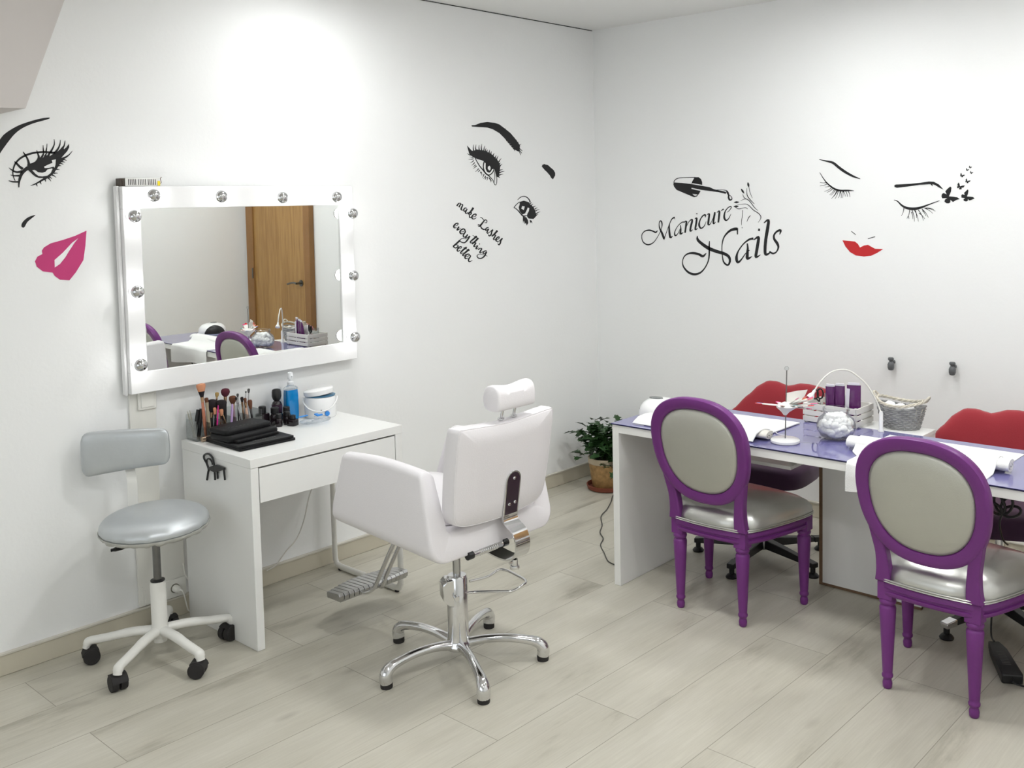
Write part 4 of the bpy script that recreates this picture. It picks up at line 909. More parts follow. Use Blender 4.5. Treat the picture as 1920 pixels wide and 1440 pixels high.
# towels
def sheet(name, label, grid, th, mt, **k):
    m = M(); R = len(grid); C_ = len(grid[0]); vs = [p for r in grid for p in r]
    n_ = R*C_
    def nrm(i, j):
        a = Vector(grid[min(i+1, R-1)][j])-Vector(grid[max(i-1, 0)][j]); b = Vector(grid[i][min(j+1, C_-1)])-Vector(grid[i][max(j-1, 0)]); return a.cross(b).normalized()
    top = [Vector(grid[i][j])+nrm(i, j)*th for i in range(R) for j in range(C_)]
    if (top[0]-Vector(vs[0])).z < 0: top = [Vector(grid[i][j])-nrm(i, j)*th for i in range(R) for j in range(C_)]
    fs = []
    for i in range(R-1):
        for j in range(C_-1):
            q = (i*C_+j, i*C_+j+1, (i+1)*C_+j+1, (i+1)*C_+j); fs += [q, tuple(n_+x for x in reversed(q))]
    bd = [(0, j) for j in range(C_)]+[(i, C_-1) for i in range(1, R)]+[(R-1, j) for j in range(C_-2, -1, -1)]+[(i, 0) for i in range(R-2, 0, -1)]
    for a, b in zip(bd, bd[1:]+bd[:1]):
        x, y_ = a[0]*C_+a[1], b[0]*C_+b[1]; fs.append((x, y_, y_+n_, x+n_))
    m.add(vs+top, fs)
    return build(name, m, mt, None, label=label, cat='towel', angle=70, **k)
random.seed(5)
def roll(name, label, a, b, r, mt, flat=.62):
    a, b = Vector(a), Vector(b); u = (b-a).normalized(); w_ = Vector((-u.y, u.x, 0)); n = 46; rin = []; rout = []
    sp_ = []
    for i in range(n+1):
        f = i/n; th = 2*pi*2.3*f+pi*.2; rad = r*(1-.80*f); sp_.append((rad*cos(th), rad*sin(th)*flat))
    th_ = r*.20
    inner = [(x*(1-th_/max(.004, sqrt(x*x+z*z))), z*(1-th_/max(.004, sqrt(x*x+z*z)))) for x, z in sp_]
    prof = sp_+list(reversed(inner)); z0 = r*flat
    rings = []
    for k in range(13):
        f = k/12; c = a.lerp(b, f); off = .003*sin(f*9+1)
        rings.append([c+w_*(x+off)+Vector((0, 0, z+z0+.0004)) for x, z in prof])
    m = M(); m.loft(rings, cap=False); L_ = len(prof)
    o = (len(rings)-1)*L_; fs = []
    for i in range(n):
        fs.append((i, i+1, L_-2-i, L_-1-i)); fs.append((o+i, o+i+1, o+L_-2-i, o+L_-1-i))
    m.f += fs
    return build(name, m, mt, None, label=label, cat='towel', angle=60)
zt0 = Z0
roll('rolled_towel', 'cream rolled towel end showing at the right of the left-hand work place', (1.345, -1.300, zt0), (1.935, -1.262, zt0), .039, TOWELC, .46)
g = []
prof1 = [(-1.365, .002), (-1.352, .014), (-1.335, .027), (-1.30, .0345), (-1.27, .0350), (-1.235, .026), (-1.215, .010), (-1.19, .0025), (-1.10, .002), (-1.02, .002), (-.955, .002)]
for i in range(15):
    f = i/14; row = []
    for (y_, z) in prof1:
        x0 = 1.40; x1 = 1.895+.0*(y_+1.35)
        if y_ < -1.2: x0 = 1.315; x1 = 1.905
        back = (y_+1.365)/.41
        row.append((x0+(x1-x0)*f+.15*back*(1-f), y_+.020*f+random.uniform(-.0008, .0008), zt0+z+random.uniform(0, .0008)))
    g.append(row)
sheet('flat_towel', 'white towel spread over the cream roll behind the left purple chair', g, .004, TOWEL)
roll('rolled_towel', 'thick white rolled towel under the draped towel at the right', (2.245, -1.195, zt0), (2.845, -1.185, zt0), .040, TOWEL, .62)
g = []
prof2 = [(-1.4085, -.112), (-1.410, -.06), (-1.4100, -.012), (-1.4045, .0025), (-1.37, .0025), (-1.30, .003), (-1.262, .006), (-1.243, .020), (-1.222, .044), (-1.190, .0535), (-1.158, .044), (-1.138, .020), (-1.115, .005), (-1.05, .002), (-.97, .002), (-.92, .002)]
for i in range(15):
    f = i/14; row = []
    for (y_, z) in prof2:
        x = 2.325+(2.805-2.325)*f+(.0 if y_ > -1.2 else 0)
        if z < -.02: x += -.004*(1-2*f)
        yy = y_+TA*(x-T0.x)*(1 if y_ < -1.38 else .6)+(-.003-.004*sin(f*14) if z < -.01 else 0)
        if y_ >= -1.38 and y_ < -1.1: yy = y_+.010*(y_ > -1.27)
        if z < -.1: z = z+.012*sin(f*pi*1.5)
        if y_ > -1.27: x += -.04*(1-f)
        row.append((x, yy-(.002 if z < .0 else 0), zt0+z))
    g.append(row)
sheet('draped_towel', 'white towel draped over a roll and hanging off the table front', g, .004, TOWEL)
# nail tip display stand
rx, ry = 2.004, -1.262
t = thing('display_stand', 'round white base with a thin metal rod, standing at the middle front of the table', 'display stand', (rx, ry, Z0))
build('base_disc', M().lathe([(.002, 0), (.055, 0), (.058, .003), (.058, .011), (.054, .0145), (.002, .016)], (rx, ry, Z0), 48), WHITEGLOSS, t)
build('rod', M().cyl((rx, ry, Z0+.016), (rx+.006, ry+.003, 1.022), .0022, 10), STEEL, t)
build('clear_knob', M().ball((rx+.006, ry+.003, 1.030), .009, 14, 8), CLEAR, t)
tip_cols = [('tip_white', (.80, .79, .76)), ('tip_red', (.60, .02, .04)), ('tip_pink', (.75, .10, .30)), ('tip_coral', (.75, .20, .15)), ('tip_blue', (.10, .22, .65)), ('tip_orange', (.78, .30, .06)), ('tip_teal', (.10, .45, .50)), ('tip_violet', (.25, .05, .40))]
t = thing('nail_tip_fan', 'fan of white nail-tip sticks with coloured ends hung on the thin rod', 'nail tip display', (rx, ry, .84))
hub = M(); hub.loft([[(rx+r*cos(2*pi*a/16)+dx, ry+r*sin(2*pi*a/16), z) for a in range(16)] for r, z, dx in ((.006, .842, 0), (.016, .855, .001), (.040, .874, .006), (.045, .880, .010), (.010, .895, .005))])
build('hub_cone', hub, mat('tip_white', (.80, .79, .76), .4), t)
random.seed(21)
V = CR; Wv = Vector((CF.x, CF.y, 0)).normalized(); oz_ = Vector((0, 0, 1))
hc = Vector((rx+.004, ry+.002, .878))
sticks = [(-.128, .020, -.03), (-.115, .014, .02), (.085, .050, .03), (.105, .052, -.02), (.112, .036, .05), (.118, .022, -.05), (.125, .010, .02), (.115, -.002, .06), (.098, -.010, -.04), (.075, .058, -.06), (.060, .062, .05), (.070, -.014, .07), (.04, .055, -.08), (.09, .03, .09), (.10, .015, -.09), (.05, .03, .10), (-.03, .012, .09), (-.03, .015, -.09), (.03, .02, -.11), (.045, -.018, .02)]
for i, (a, z, dpt) in enumerate(sticks):
    e = hc+V*a+oz_*(z*.75)+Wv*dpt*.5; d = e-hc; L = d.length; u = d.normalized(); s0 = u.cross(oz_).normalized(); up_ = s0.cross(u)
    def st_(f, hw): c = hc+u*L*f; return [c+s0*hw+up_*.0008, c-s0*hw+up_*.0008, c-s0*hw-up_*.0008, c+s0*hw-up_*.0008]
    s_o = build('tip_stick', M().loft([st_(.18, .010), st_(.5, .012), st_(.78, .0075)]), mat('tip_white', (.80, .79, .76), .4), t)
    nm, cc_ = tip_cols[(1, 4, 1, 2, 3, 2, 6, 5, 2, 1, 3, 7, 2, 5, 1, 4, 2, 3, 6, 1)[i]]
    build('painted_tip', M().loft([st_(.782, .0077), st_(.90, .0085), st_(1., .004)]), mat(nm, cc_, .2), s_o)
wing = M(); pts = [hc+V*(-.002)+oz_*.052, hc+V*.05+oz_*.058+Wv*.02, hc+V*.085+oz_*.066, hc+V*.075+oz_*.030+Wv*.02, hc+V*.04+oz_*.010, hc+V*(-.002)+oz_*.0]
wing.loft([[p-Wv*.001 for p in pts], [p+Wv*.002 for p in pts]])
build('paper_card', wing, mat('paper_white', (.78, .77, .73), .7), t)
# cotton jar
jx, jy = 2.133, -1.078
t = thing('glass_jar', 'round clear glass jar filled with white cotton, before the crate', 'jar', (jx, jy, Z0))
outer = [(.002, 0), (.046, 0), (.062, .010), (.0765, .035), (.0785, .055), (.070, .082), (.054, .096), (.050, .100), (.050, .112), (.054, .116), (.054, .124), (.050, .126)]
inner = [(r-.0025, max(z, .004)) for r, z in outer[::-1]]
build('jar_wall', M().lathe(outer+[(.0475, .126)]+[(r, z) for r, z in inner[1:-1]]+[(.002, .004)], (jx, jy, Z0), 48), GLASS, t)
random.seed(9); ct = M()
for i in range(190):
    a = random.uniform(0, 2*pi); z = random.uniform(.020, .092); rm = (.057 if .025 < z < .07 else .042 if z < .08 else .030); r = rm*sqrt(random.random()); rd = random.uniform(.015, .020)
    q = len(ct.v); ct.ball((jx+r*cos(a), jy+r*sin(a), Z0+z), rd, 8, 6, (1, 1, .8))
    for p in ct.v[q:]: p += Vector((random.uniform(-.0022, .0022), random.uniform(-.0022, .0022), random.uniform(-.0018, .0018)))
for p in ct.v:
    if p.z < Z0+.0055: p.z = Z0+.0055
    r = sqrt((p.x-jx)**2+(p.y-jy)**2); z = p.z-Z0
    lim = .070 if .03 < z < .07 else (.044+(z-.005)*1.0 if z <= .03 else max(.044, .070-(z-.07)*1.0))
    if r > lim: k = lim/r; p.x = jx+(p.x-jx)*k; p.y = jy+(p.y-jy)*k
build('cotton_balls', ct, mat('cotton', (.93, .93, .93), .95, bump=.6, bscale=400), None, cat='cotton', label='loose white cotton balls filling the clear glass jar', kind='stuff', angle=80)
# whitewashed crate
kx0, kx1, ky0, ky1, kz = 1.890, 2.130, -.885, -.730, Z0
t = thing('wooden_crate', 'small whitewashed slatted crate in the middle of the table', 'crate', ((kx0+kx1)/2, (ky0+ky1)/2, kz))
def kslat(nm, a, b): build(nm, M().box(a, b), WOODW, t, bevel=.001)
for x in (kx0, kx1-.012):
    for y_ in (ky0, ky1-.012): kslat('corner_post', (x+.0001, y_+.0001, kz), (x+.0119, y_+.0119, kz+.085))
for z, h in ((.006, .022), (.034, .020), (.060, .025)):
    kslat('slat', (kx0+.001, ky0-.005, kz+z), (kx1-.001, ky0, kz+z+h)); kslat('slat', (kx0+.001, ky1, kz+z), (kx1-.001, ky1+.005, kz+z+h))
    kslat('slat', (kx0-.005, ky0-.004, kz+z), (kx0, ky1+.004, kz+z+h)); kslat('slat', (kx1, ky0-.004, kz+z), (kx1+.005, ky1+.004, kz+z+h))
kslat('crate_bottom', (kx0+.0125, ky0+.0125, kz+.001), (kx1-.0125, ky1-.0125, kz+.005))
# purple sachets
SAC = mat('purple_foil', (.095, .012, .105), .22, coat=.3, bump=.8, bscale=40, var=.15)
SACW = mat('sachet_white', (.72, .70, .76), .3)
def sachet(x, y_, rz, tilt, h, w_, label, stripe):
    m = M(); m.mx = Matrix.Translation((x, y_, kz+.007)) @ Matrix.Rotation(rz, 4, 'Z') @ Matrix.Rotation(tilt, 4, 'X')
    rings = []
    for f, tk in ((0, .002), (.05, .006), (.3, .013), (.7, .012), (.92, .005), (1, .0015)):
        rings.append([(w_/2*abs(cos(a))**.6*(1 if cos(a) > 0 else -1), tk*sin(a), h*f) for a in [2*pi*k/20 for k in range(20)]])
    m.loft(rings); t = thing('foil_sachet', label, 'sachet', (x, y_, kz+.007), group='purple foil sachets in the crate')
    build('foil_body', m, SAC, t, angle=60)
    s_ = M(); s_.mx = m.mx.copy(); s_.box((-w_/2*.8, -.004, h*1.001), (w_/2*.8, .004, h*1.06))
    if stripe: s_.box((w_*.22, -.0145, h*.08), (w_*.42, -.0125, h*.95))
    build('white_edge', s_, SACW, t)
sachet(1.995, -.845, .30, .10, .158, .040, 'leftmost purple foil sachet standing in the crate', False)
sachet(2.036, -.841, .25, .04, .162, .042, 'purple foil sachet in the middle of the crate, with a torn white top', False)
sachet(2.095, -.835, .35, -.03, .168, .058, 'widest purple foil sachet at the right end of the crate, beside the white strip', False)
build('white_strip', (lambda m: (setattr(m, 'mx', Matrix.Translation((2.070, -.853, kz+.007)) @ Matrix.Rotation(.05, 4, 'Y')), m.box((-.008, -.001, 0), (.008, .001, .155)), m)[2])(M()), SACW, None, cat='paper strip', label='narrow white strip standing between the purple sachets', bevel=.0004)
t = thing('scissors', 'scissors with black loop handles sticking up at the left of the crate', 'scissors', (1.935, -.835, kz))
build('blades', M().loft([[(1.950+d, -.825, kz+.008) for d in (-.002, .002)]+[(1.950+d, -.823, kz+.008) for d in (.002, -.002)], [(1.935+d, -.835, kz+.085) for d in (-.006, .006)]+[(1.935+d, -.832, kz+.085) for d in (.006, -.006)]]), CHROME, t)
for k, (dx, dz) in enumerate(((-.016, .118), (.008, .122))):
    build('loop_handle', M().tube([(1.933+dx+.012*cos(a), -.837+.004*cos(a), kz+dz+.022*sin(a)) for a in [2*pi*i/18 for i in range(18)]], .0036, 8, closed=True).tube([(1.935, -.834, kz+.0855), (1.933+dx*.7, -.837, kz+dz-.020)], .0036, 8), BLACK, t)
t = thing('clear_cup', 'clear plastic cup standing in the crate behind the scissors', 'cup', (1.965, -.778, kz))
build('cup_wall', M().lathe([(.002, .007), (.026, .007), (.031, .115), (.029, .115), (.0245, .010), (.002, .010)], (1.965, -.778, kz), 32), CLEAR, t)
build('folded_tissue', (lambda m: m.loft([[(2.03, -.792, kz+.008), (2.09, -.792, kz+.008), (2.09, -.768, kz+.008), (2.03, -.768, kz+.008)], [(2.022, -.790, kz+.10), (2.095, -.790, kz+.09), (2.095, -.775, kz+.09), (2.022, -.775, kz+.10)], [(2.04, -.786, kz+.132), (2.08, -.786, kz+.118), (2.08, -.778, kz+.118), (2.04, -.778, kz+.132)]]))(M()), mat('tissue', (.80, .80, .78), .9, bump=.6, bscale=60), None, cat='tissue', label='folded white tissue tucked in the back of the crate', bevel=.002)
# wicker basket
WK = mat('grey_wicker', (.30, .30, .30), .75, var=.45, vscale=25, bump=.6, bscale=120); WKL = mat('pale_wicker', (.58, .54, .46), .75, var=.25, vscale=25)
bx_, by2 = 2.262, -.738
t = thing('wicker_basket', 'small grey oval wicker basket with a pale rim beside the crate', 'basket', (bx_, by2, Z0))
def bring(f, wob=0, ph=0): return [(bx_+(.074+.028*f+wob*cos(18*a+ph))*cos(a)*1.0, by2+(.058+.014*f+wob*cos(18*a+ph))*sin(a), Z0+.004+.088*f+(.020*f**3*cos(a)**2)) for a in [2*pi*k/72 for k in range(72)]]
wm = M()
for i in range(11): wm.tube(bring(i/11, .0032, pi*(i % 2)), .0046, 6, closed=True)
build('woven_side', wm, WK, t)
stk = M()
for k in range(18):
    a = 2*pi*(k+.25)/18; stk.tube([(bx_+(.074+.028*f)*cos(a), by2+(.058+.014*f)*sin(a), Z0+.003+.088*f) for f in (0, .5, 1)], .0022, 5)
build('stakes', stk, WKL, t)
rm = M()
for ph in (0, 2.1, 4.2): rm.tube([(bx_+(.104+.004*cos(9*a+ph))*cos(a), by2+(.074+.004*cos(9*a+ph))*sin(a), Z0+.100+.022*cos(a)**2+.004*sin(9*a+ph)) for a in [2*pi*k/72 for k in range(72)]], .0036, 6, closed=True)
build('rim', rm, WKL, t)
for s1 in (-1, 1): build('ear_handle', M().tube(catmull([(bx_+s1*.103, by2-.02, Z0+.118), (bx_+s1*.118, by2-.008, Z0+.138), (bx_+s1*.118, by2+.010, Z0+.138), (bx_+s1*.103, by2+.02, Z0+.118)], 5), .0045, 8), WKL, t)
build('basket_floor', M().lathe([(.002, .001), (.072, .001), (.072, .004), (.002, .004)], (bx_, by2, Z0), 32, sy=.8), WK, t)
random.seed(4)
for k, (x, y_, z, r, lb) in enumerate([(2.215, -.745, .098, .024, 'crumpled white cotton pad at the left inside the wicker basket'), (2.262, -.735, .092, .024, 'crumpled white cotton pad in the middle of the wicker basket'), (2.300, -.750, .095, .022, 'crumpled white cotton pad at the right inside the wicker basket'), (2.24, -.72, .050, .03, 'white cotton wad at the bottom of the wicker basket')]):
    m = M().ball((x, y_, Z0+z-.01), r, 14, 9, (1.1, .9, .75))
    for p in m.v: p += Vector((random.uniform(-.003, .003), random.uniform(-.003, .003), random.uniform(-.003, .003)))
    build('cotton_pad', m, mat('cotton', (.88, .88, .88), .95), None, cat='cotton pad', label=lb, angle=80)
# gooseneck lamp
t = thing('gooseneck_lamp', 'thin white gooseneck lamp arching over the crate and jar', 'lamp', (2.221, -.835, Z0))
lx, ly = 2.228, -.862
build('lamp_stem', M().lathe([(.002, 0), (.013, 0), (.013, .004), (.0085, .010), (.0085, .075), (.006, .085), (.002, .086)], (lx, ly, Z0), 20), WHITEGLOSS, t)
off = Vector((lx-2.2217, ly+.7984, 0))
gp = [Vector(p)+off for p in [(2.220, -.797, .812), (2.2084, -.8009, .845), (2.196, -.808, .875), (2.172, -.825, .925), (2.145, -.8443, .9573), (2.118, -.865, .982), (2.0931, -.8863, .990), (2.066, -.912, .985), (2.0434, -.9325, .9665), (2.022, -.955, .935), (2.008, -.9687, .905)]]
build('gooseneck', M().tube(catmull(gp, 5), .0036, 10), mat('cream_tube', (.74, .73, .68), .35), t)
d = (gp[-1]-gp[-2]).normalized()
build('lamp_head', M().lathe([(.002, -.004), (.006, -.002), (.007, .012), (.014, .024), (.016, .034), (.013, .035), (.002, .030)], gp[-1], 20, axis=d), WHITEGLOSS, t)
build('lamp_lead', M().tube(catmull([hit(2, Z0+.004, *p)+Vector((0, 0, 0)) for p in [(1452, 806), (1456, 812), (1464, 815)]]+[(1.96, -1.17, Z0+.004)], 4), .002, 6), WHITEGLOSS, None, cat='cable', label='short thin white lead lying on the violet glass behind the display stand')
# ================================================================== vinyl wall decals
INK = mat('black_vinyl_film', (.016, .016, .017), .5, spec=.3, var=.1)
def wallpt(wall, px, py, lift):
    if wall == 'L': p = hit(0, 0, px, py); return (lift, p.y, p.z)
    p = hit(1, 0, px, py); return (p.x, -lift, p.z)
def smooth2(pts, n=3): return [(p.x, p.y) for p in catmull([(a, b, 0) for a, b in pts], n, True)]
def film(wall, crop, polys=(), strokes=(), m=None):
    x0, y0, s = crop; m = m or M()
    f = lambda l: (lambda x, y_: wallpt(wall, x0+x/s, y0+y_/s, l))
    for p in polys:
        loops = p if isinstance(p[0][0], (tuple, list)) else [p]
        m.prism(loops, f(.0003), f(.0011))
    for st in strokes:
        c = catmull(st, 4) if len(st) > 2 else [Vector(q) for q in st]
        rings = []
        for i, p in enumerate(c):
            a, b = c[max(i-1, 0)], c[min(i+1, len(c)-1)]; t_ = Vector((b.x-a.x, b.y-a.y)); t_ = t_.normalized() if t_.length > 1e-6 else Vector((1, 0))
            w_ = max(p.z, 2.5)/2; nx, ny = -t_.y*w_, t_.x*w_
            rings.append([f(.0003)(p.x+nx, p.y+ny), f(.0012)(p.x+nx, p.y+ny), f(.0012)(p.x-nx, p.y-ny), f(.0003)(p.x-nx, p.y-ny)])
        m.loft(rings)
    return m
def decal(name, label, m, material=INK, parent=None, cat='wall decal', group=None):
    if parent: return build(name, m, material, parent, angle=30)
    return build(name, m, material, None, cat=cat, label=label, group=group, angle=30)
def lash(pairs, w0, w1=3): return [[(a, b, w0), ((a+c)/2+(d-b)*.06, (b+d)/2-(c-a)*.06, w0*.6), (c, d, w1)] for a, b, c, d in pairs]

# left face
CA = (0, 200, 4)
decal('eyebrow_decal', 'long black swooping eyebrow decal at the far left edge, under the soffit', film('L', CA, [smooth2([(-60, 330), (0, 245), (40, 200), (120, 150), (200, 118), (300, 90), (365, 82), (372, 88), (340, 100), (250, 125), (170, 160), (110, 205), (60, 265), (20, 320), (0, 350), (-50, 430)])]))
C6 = (10, 255, 13.715)
body = [(575,870),(560,800),(600,720),(700,690),(800,640),(850,560),(930,600),(1000,520),(1040,500),(1090,490),(1140,520),(1240,450),(1340,400),(1400,350),(1470,270),(1510,340),(1570,290),(1635,200),(1640,290),(1590,390),(1500,490),(1440,560),(1540,560),(1500,620),(1420,690),(1370,770),(1310,860),(1260,940),(1180,1020),(1090,1090),(1020,1110),(970,1080),(870,1080),(780,1050),(700,990),(630,920)]
hol1 = [(990,790),(1100,735),(1210,690),(1190,620),(1300,600),(1290,740),(1265,820),(1240,790),(1120,820),(1010,825)]
hol2 = [(690,880),(760,870),(840,930),(950,945),(1030,920),(1080,860),(1200,830),(1215,850),(1170,950),(1080,1020),(950,1040),(850,1030),(770,970)]
st = [[(345,1320,26),(350,1200,45),(370,1100,65),(400,1010,75),(450,930,85),(520,860,95),(600,810,100)],
 [(250,1150,18),(205,1040,22),(190,930,30),(210,830,36),(250,720,42),(330,620,48),(420,550,50),(540,490,52),(680,445,52),(800,425,46),(950,412,50),(1100,418,50),(1280,440,60)],
 [(455,405,14),(510,490,40),(560,570,42),(600,690,60),(600,770,80)], [(230,655,12),(290,710,50),(370,790,55),(450,850,70)], [(90,815,8),(190,890,35),(300,930,50),(430,910,70)],
 [(130,1000,10),(220,1020,32),(360,1020,50)], [(85,1145,10),(180,1175,38),(340,1180,42)], [(805,365,10),(825,430,30),(855,520,50),(850,600,70),(800,680,80)],
 [(990,430,26),(950,520,50),(900,600,70)], [(1060,440,26),(1010,530,50)], [(1140,430,40),(1100,520,60)],
 [(970,235,10),(975,330,24),(985,420,45)], [(1070,200,10),(1065,300,20),(1040,420,45)], [(1255,85,10),(1260,200,24),(1220,310,38),(1150,430,60)],
 [(1415,100,10),(1400,230,28),(1340,350,45),(1250,450,60)], [(1535,120,12),(1510,250,34),(1440,350,60)], [(1725,380,6),(1640,480,26),(1540,550,46),(1430,590,50)],
 [(650,1280,8),(750,1240,28),(850,1190,38),(950,1130,50),(1040,1080,60)]]
st += lash([(1470,600,1580,635),(1440,660,1535,680),(1400,700,1495,735),(1350,770,1440,770),(1290,860,1395,865),(1240,960,1350,962),(1200,1000,1305,1070),(1120,1050,1200,1105),(1090,1070,1175,1170),(1010,1110,1040,1185),(890,1170,920,1245),(790,1230,820,1300)], 38, 6)
decal('eye_decal', 'black heavy-lashed eye decal at the far left, above the pink lips', film('L', C6, [[body, hol1, hol2]], st))
decal('nose_mark_decal', 'small black comma-shaped nose decal between the far-left eye and pink lips', film('L', CA, [smooth2([(265,812),(210,830),(170,865),(160,895),(172,908),(185,900),(205,865),(240,835)])]))
decal('lips_decal', 'magenta parted lips decal left of the mirror', film('L', CA, [[[(648,930),(560,970),(470,1000),(380,1025),(330,1055),(314,1080),(318,1105),(280,1125),(262,1160),(275,1200),(320,1235),(395,1245),(410,1270),(450,1298),(520,1302),(570,1240),(625,1150),(640,1040)], [(588,985),(540,1020),(470,1095),(408,1150),(410,1207),(450,1180),(490,1130),(520,1080),(560,1020)]]]), PINK)
# face right of the mirror
C3 = (830, 210, 4.8)
random.seed(2)
hair = lash([(540+18*i, 160+22*i, 560+20*i+6, 150+20*i) for i in range(8)]+[(560+15*i, 235+18*i, 575+15*i, 262+18*i) for i in range(6)]+[(670,330,712,372),(680,340,700,388),(690,330,716,352)], 9, 3)
decal('eyebrow_decal', 'long arched black eyebrow decal right of the mirror', film('L', C3, [[(258,120),(262,130),(275,132),(320,135),(400,140),(450,155),(510,190),(560,240),(610,290),(650,340),(680,356),(692,340),(695,300),(660,250),(610,190),(560,150),(510,112),(470,98),(400,90),(340,98),(290,118)]], hair))
C4 = (865, 260, 15.16)
b4 = [(160,195),(225,265),(285,335),(345,350),(430,305),(540,325),(640,335),(720,375),(800,405),(880,460),(960,540),(1040,630),(1085,720),(1100,820),(1085,920),(1075,1010),(1060,1090),(1005,1090),(975,1010),(950,910),(935,850),(870,870),(840,930),(790,970),(730,940),(690,860),(690,700),(640,640),(560,610),(450,580),(350,530),(250,470),(220,420),(190,310)]
h4 = [(800,765),(750,800),(750,860),(795,910),(830,870),(830,810)]
s4 = [[(390,550,20),(440,650,22),(520,780,25),(620,900,28),(700,1000,30),(770,1050,26),(850,1130,20),(900,1190,20),(930,1270,16),(965,1318,14),(1000,1270,14),(1008,1120,14),(985,1040,10)],
 [(650,650,34),(625,740,28),(630,860,28),(680,970,26),(770,1035,28),(850,1000,26),(910,920,26),(925,850,24)], [(935,900,8),(950,1050,14),(945,1160,10),(935,1250,8)]]
s4 += lash([(350,350,345,170),(410,330,415,170),(510,340,505,180),(575,340,580,150),(640,350,670,200),(690,370,700,270),(720,385,745,310),(790,405,800,320),(840,430,855,360),(900,490,935,410),(960,550,990,470),(1000,600,1045,490),(1060,670,1135,560),(1080,730,1110,680),(1090,790,1160,720),(1080,905,1180,875),(1080,970,1220,925),(1070,1040,1190,1010),(1050,1080,1092,1112)], 34, 6)
s4 += lash([(260,470,165,420),(340,530,235,515),(345,570,205,590),(350,620,250,690),(375,680,290,760),(430,770,330,850),(400,740,335,800),(490,850,395,940),(525,890,465,950),(555,935,530,985),(560,950,580,1050),(640,1010,600,1110),(690,1060,625,1140),(700,1090,670,1170),(745,1090,720,1190),(800,1130,840,1245),(780,1110,860,1210)], 26, 6)
decal('eye_decal', 'large wide-open black eye decal with thick lashes right of the mirror', film('L', C4, [[b4, h4]], s4))
C5 = (955, 300, 11.077)
decal('eyebrow_decal', 'short thick black eyebrow decal nearest the room corner', film('L', C5, [[(680,145),(668,138),(680,125),(680,100),(700,98),(718,82),(735,90),(800,105),(860,160),(920,210),(950,270),(950,320),(905,400),(870,375),(840,320),(770,240),(740,215)]]))
b5 = [(210,870),(300,845),(400,875),(430,920),(500,980),(530,1040),(545,1100),(570,1150),(500,1225),(400,1215),(365,1170),(372,1120),(405,1060),(415,1000),(380,985),(355,1050),(325,1110),(270,1130),(210,1060),(195,980),(215,920)]
decal('eye_decal', 'small round black eye decal beside the slanted lettering', film('L', C5, [[b5, [(265,955),(320,965),(300,1040),(245,1010)]], [(280,1170),(350,1190),(385,1250),(390,1310),(360,1360),(340,1300),(322,1330),(300,1250),(285,1310),(280,1240)], [(420,1240),(460,1260),(480,1315),(450,1290),(432,1310)]],
  [[(170,830,8),(230,775,14),(300,755,18),(370,780,18),(420,840,20),(425,880,26)], [(210,870,14),(150,920,14),(98,985,14),(130,1005,14),(180,1050,18),(240,1120,24),(290,1165,28),(370,1150,10)]]
  + lash([(430,910,462,880),(450,950,492,910),(490,980,550,955),(530,1020,582,990),(540,1060,622,1025),(550,1120,640,1075),(520,1190,600,1120)], 22, 6)))
C1 = (845, 370, 11.08)
tt = thing('script_lettering', 'slanted black script lettering reading make Lashes everything better', 'lettering', wallpt('L', 895, 490, 0))
def word(nm, crop, wall, strokes, par): build(nm, film(wall, crop, (), strokes), INK, par, angle=30)
word('word_make', C1, 'L', [[(125,180,28),(150,145,26),(170,120,20)],[(170,122,12),(205,130,20),(170,205,26)],[(172,205,10),(215,145,14),(248,160,22),(215,240,30),(240,268,16),(280,240,10)],
 [(330,228,18),(295,222,22),(270,260,26),(290,292,22),(335,250,16)],[(342,240,18),(308,310,28),(325,338,18),(365,305,10)],[(470,215,42),(420,290,36),(355,350,30)],[(380,335,12),(430,318,20),(418,352,20),(388,362,20),(400,425,22),(440,400,8)],
 [(450,410,12),(515,392,14),(525,352,24),(480,355,24),(440,400,28),(450,445,24),(500,445,16),(530,420,8)]], tt)
word('word_lashes', C1, 'L', [[(610,415,10),(650,430,14),(685,475,14)],[(705,520,12),(740,530,14),(750,485,16),(712,470,20),(660,530,30),(610,590,34),(578,602,14),(572,562,12),(610,580,14),(640,640,26),(690,668,22),(730,650,10)],
 [(785,622,18),(735,645,24),(728,688,22),(775,660,14)],[(795,650,18),(755,720,26),(770,750,16),(800,720,8)],[(790,740,8),(872,670,20),(850,720,26),(840,770,28),(800,802,24),(780,770,10)],
 [(970,690,38),(910,760,34),(850,810,28)],[(880,790,12),(932,788,22),(890,860,28),(905,880,16),(950,850,8)],[(950,880,12),(1000,855,16),(1002,820,22),(955,845,26),(940,900,26),(980,920,14)],
 [(970,940,8),(1072,850,20),(1040,900,26),(1030,950,28),(1000,985,26),(975,960,10)]], tt)
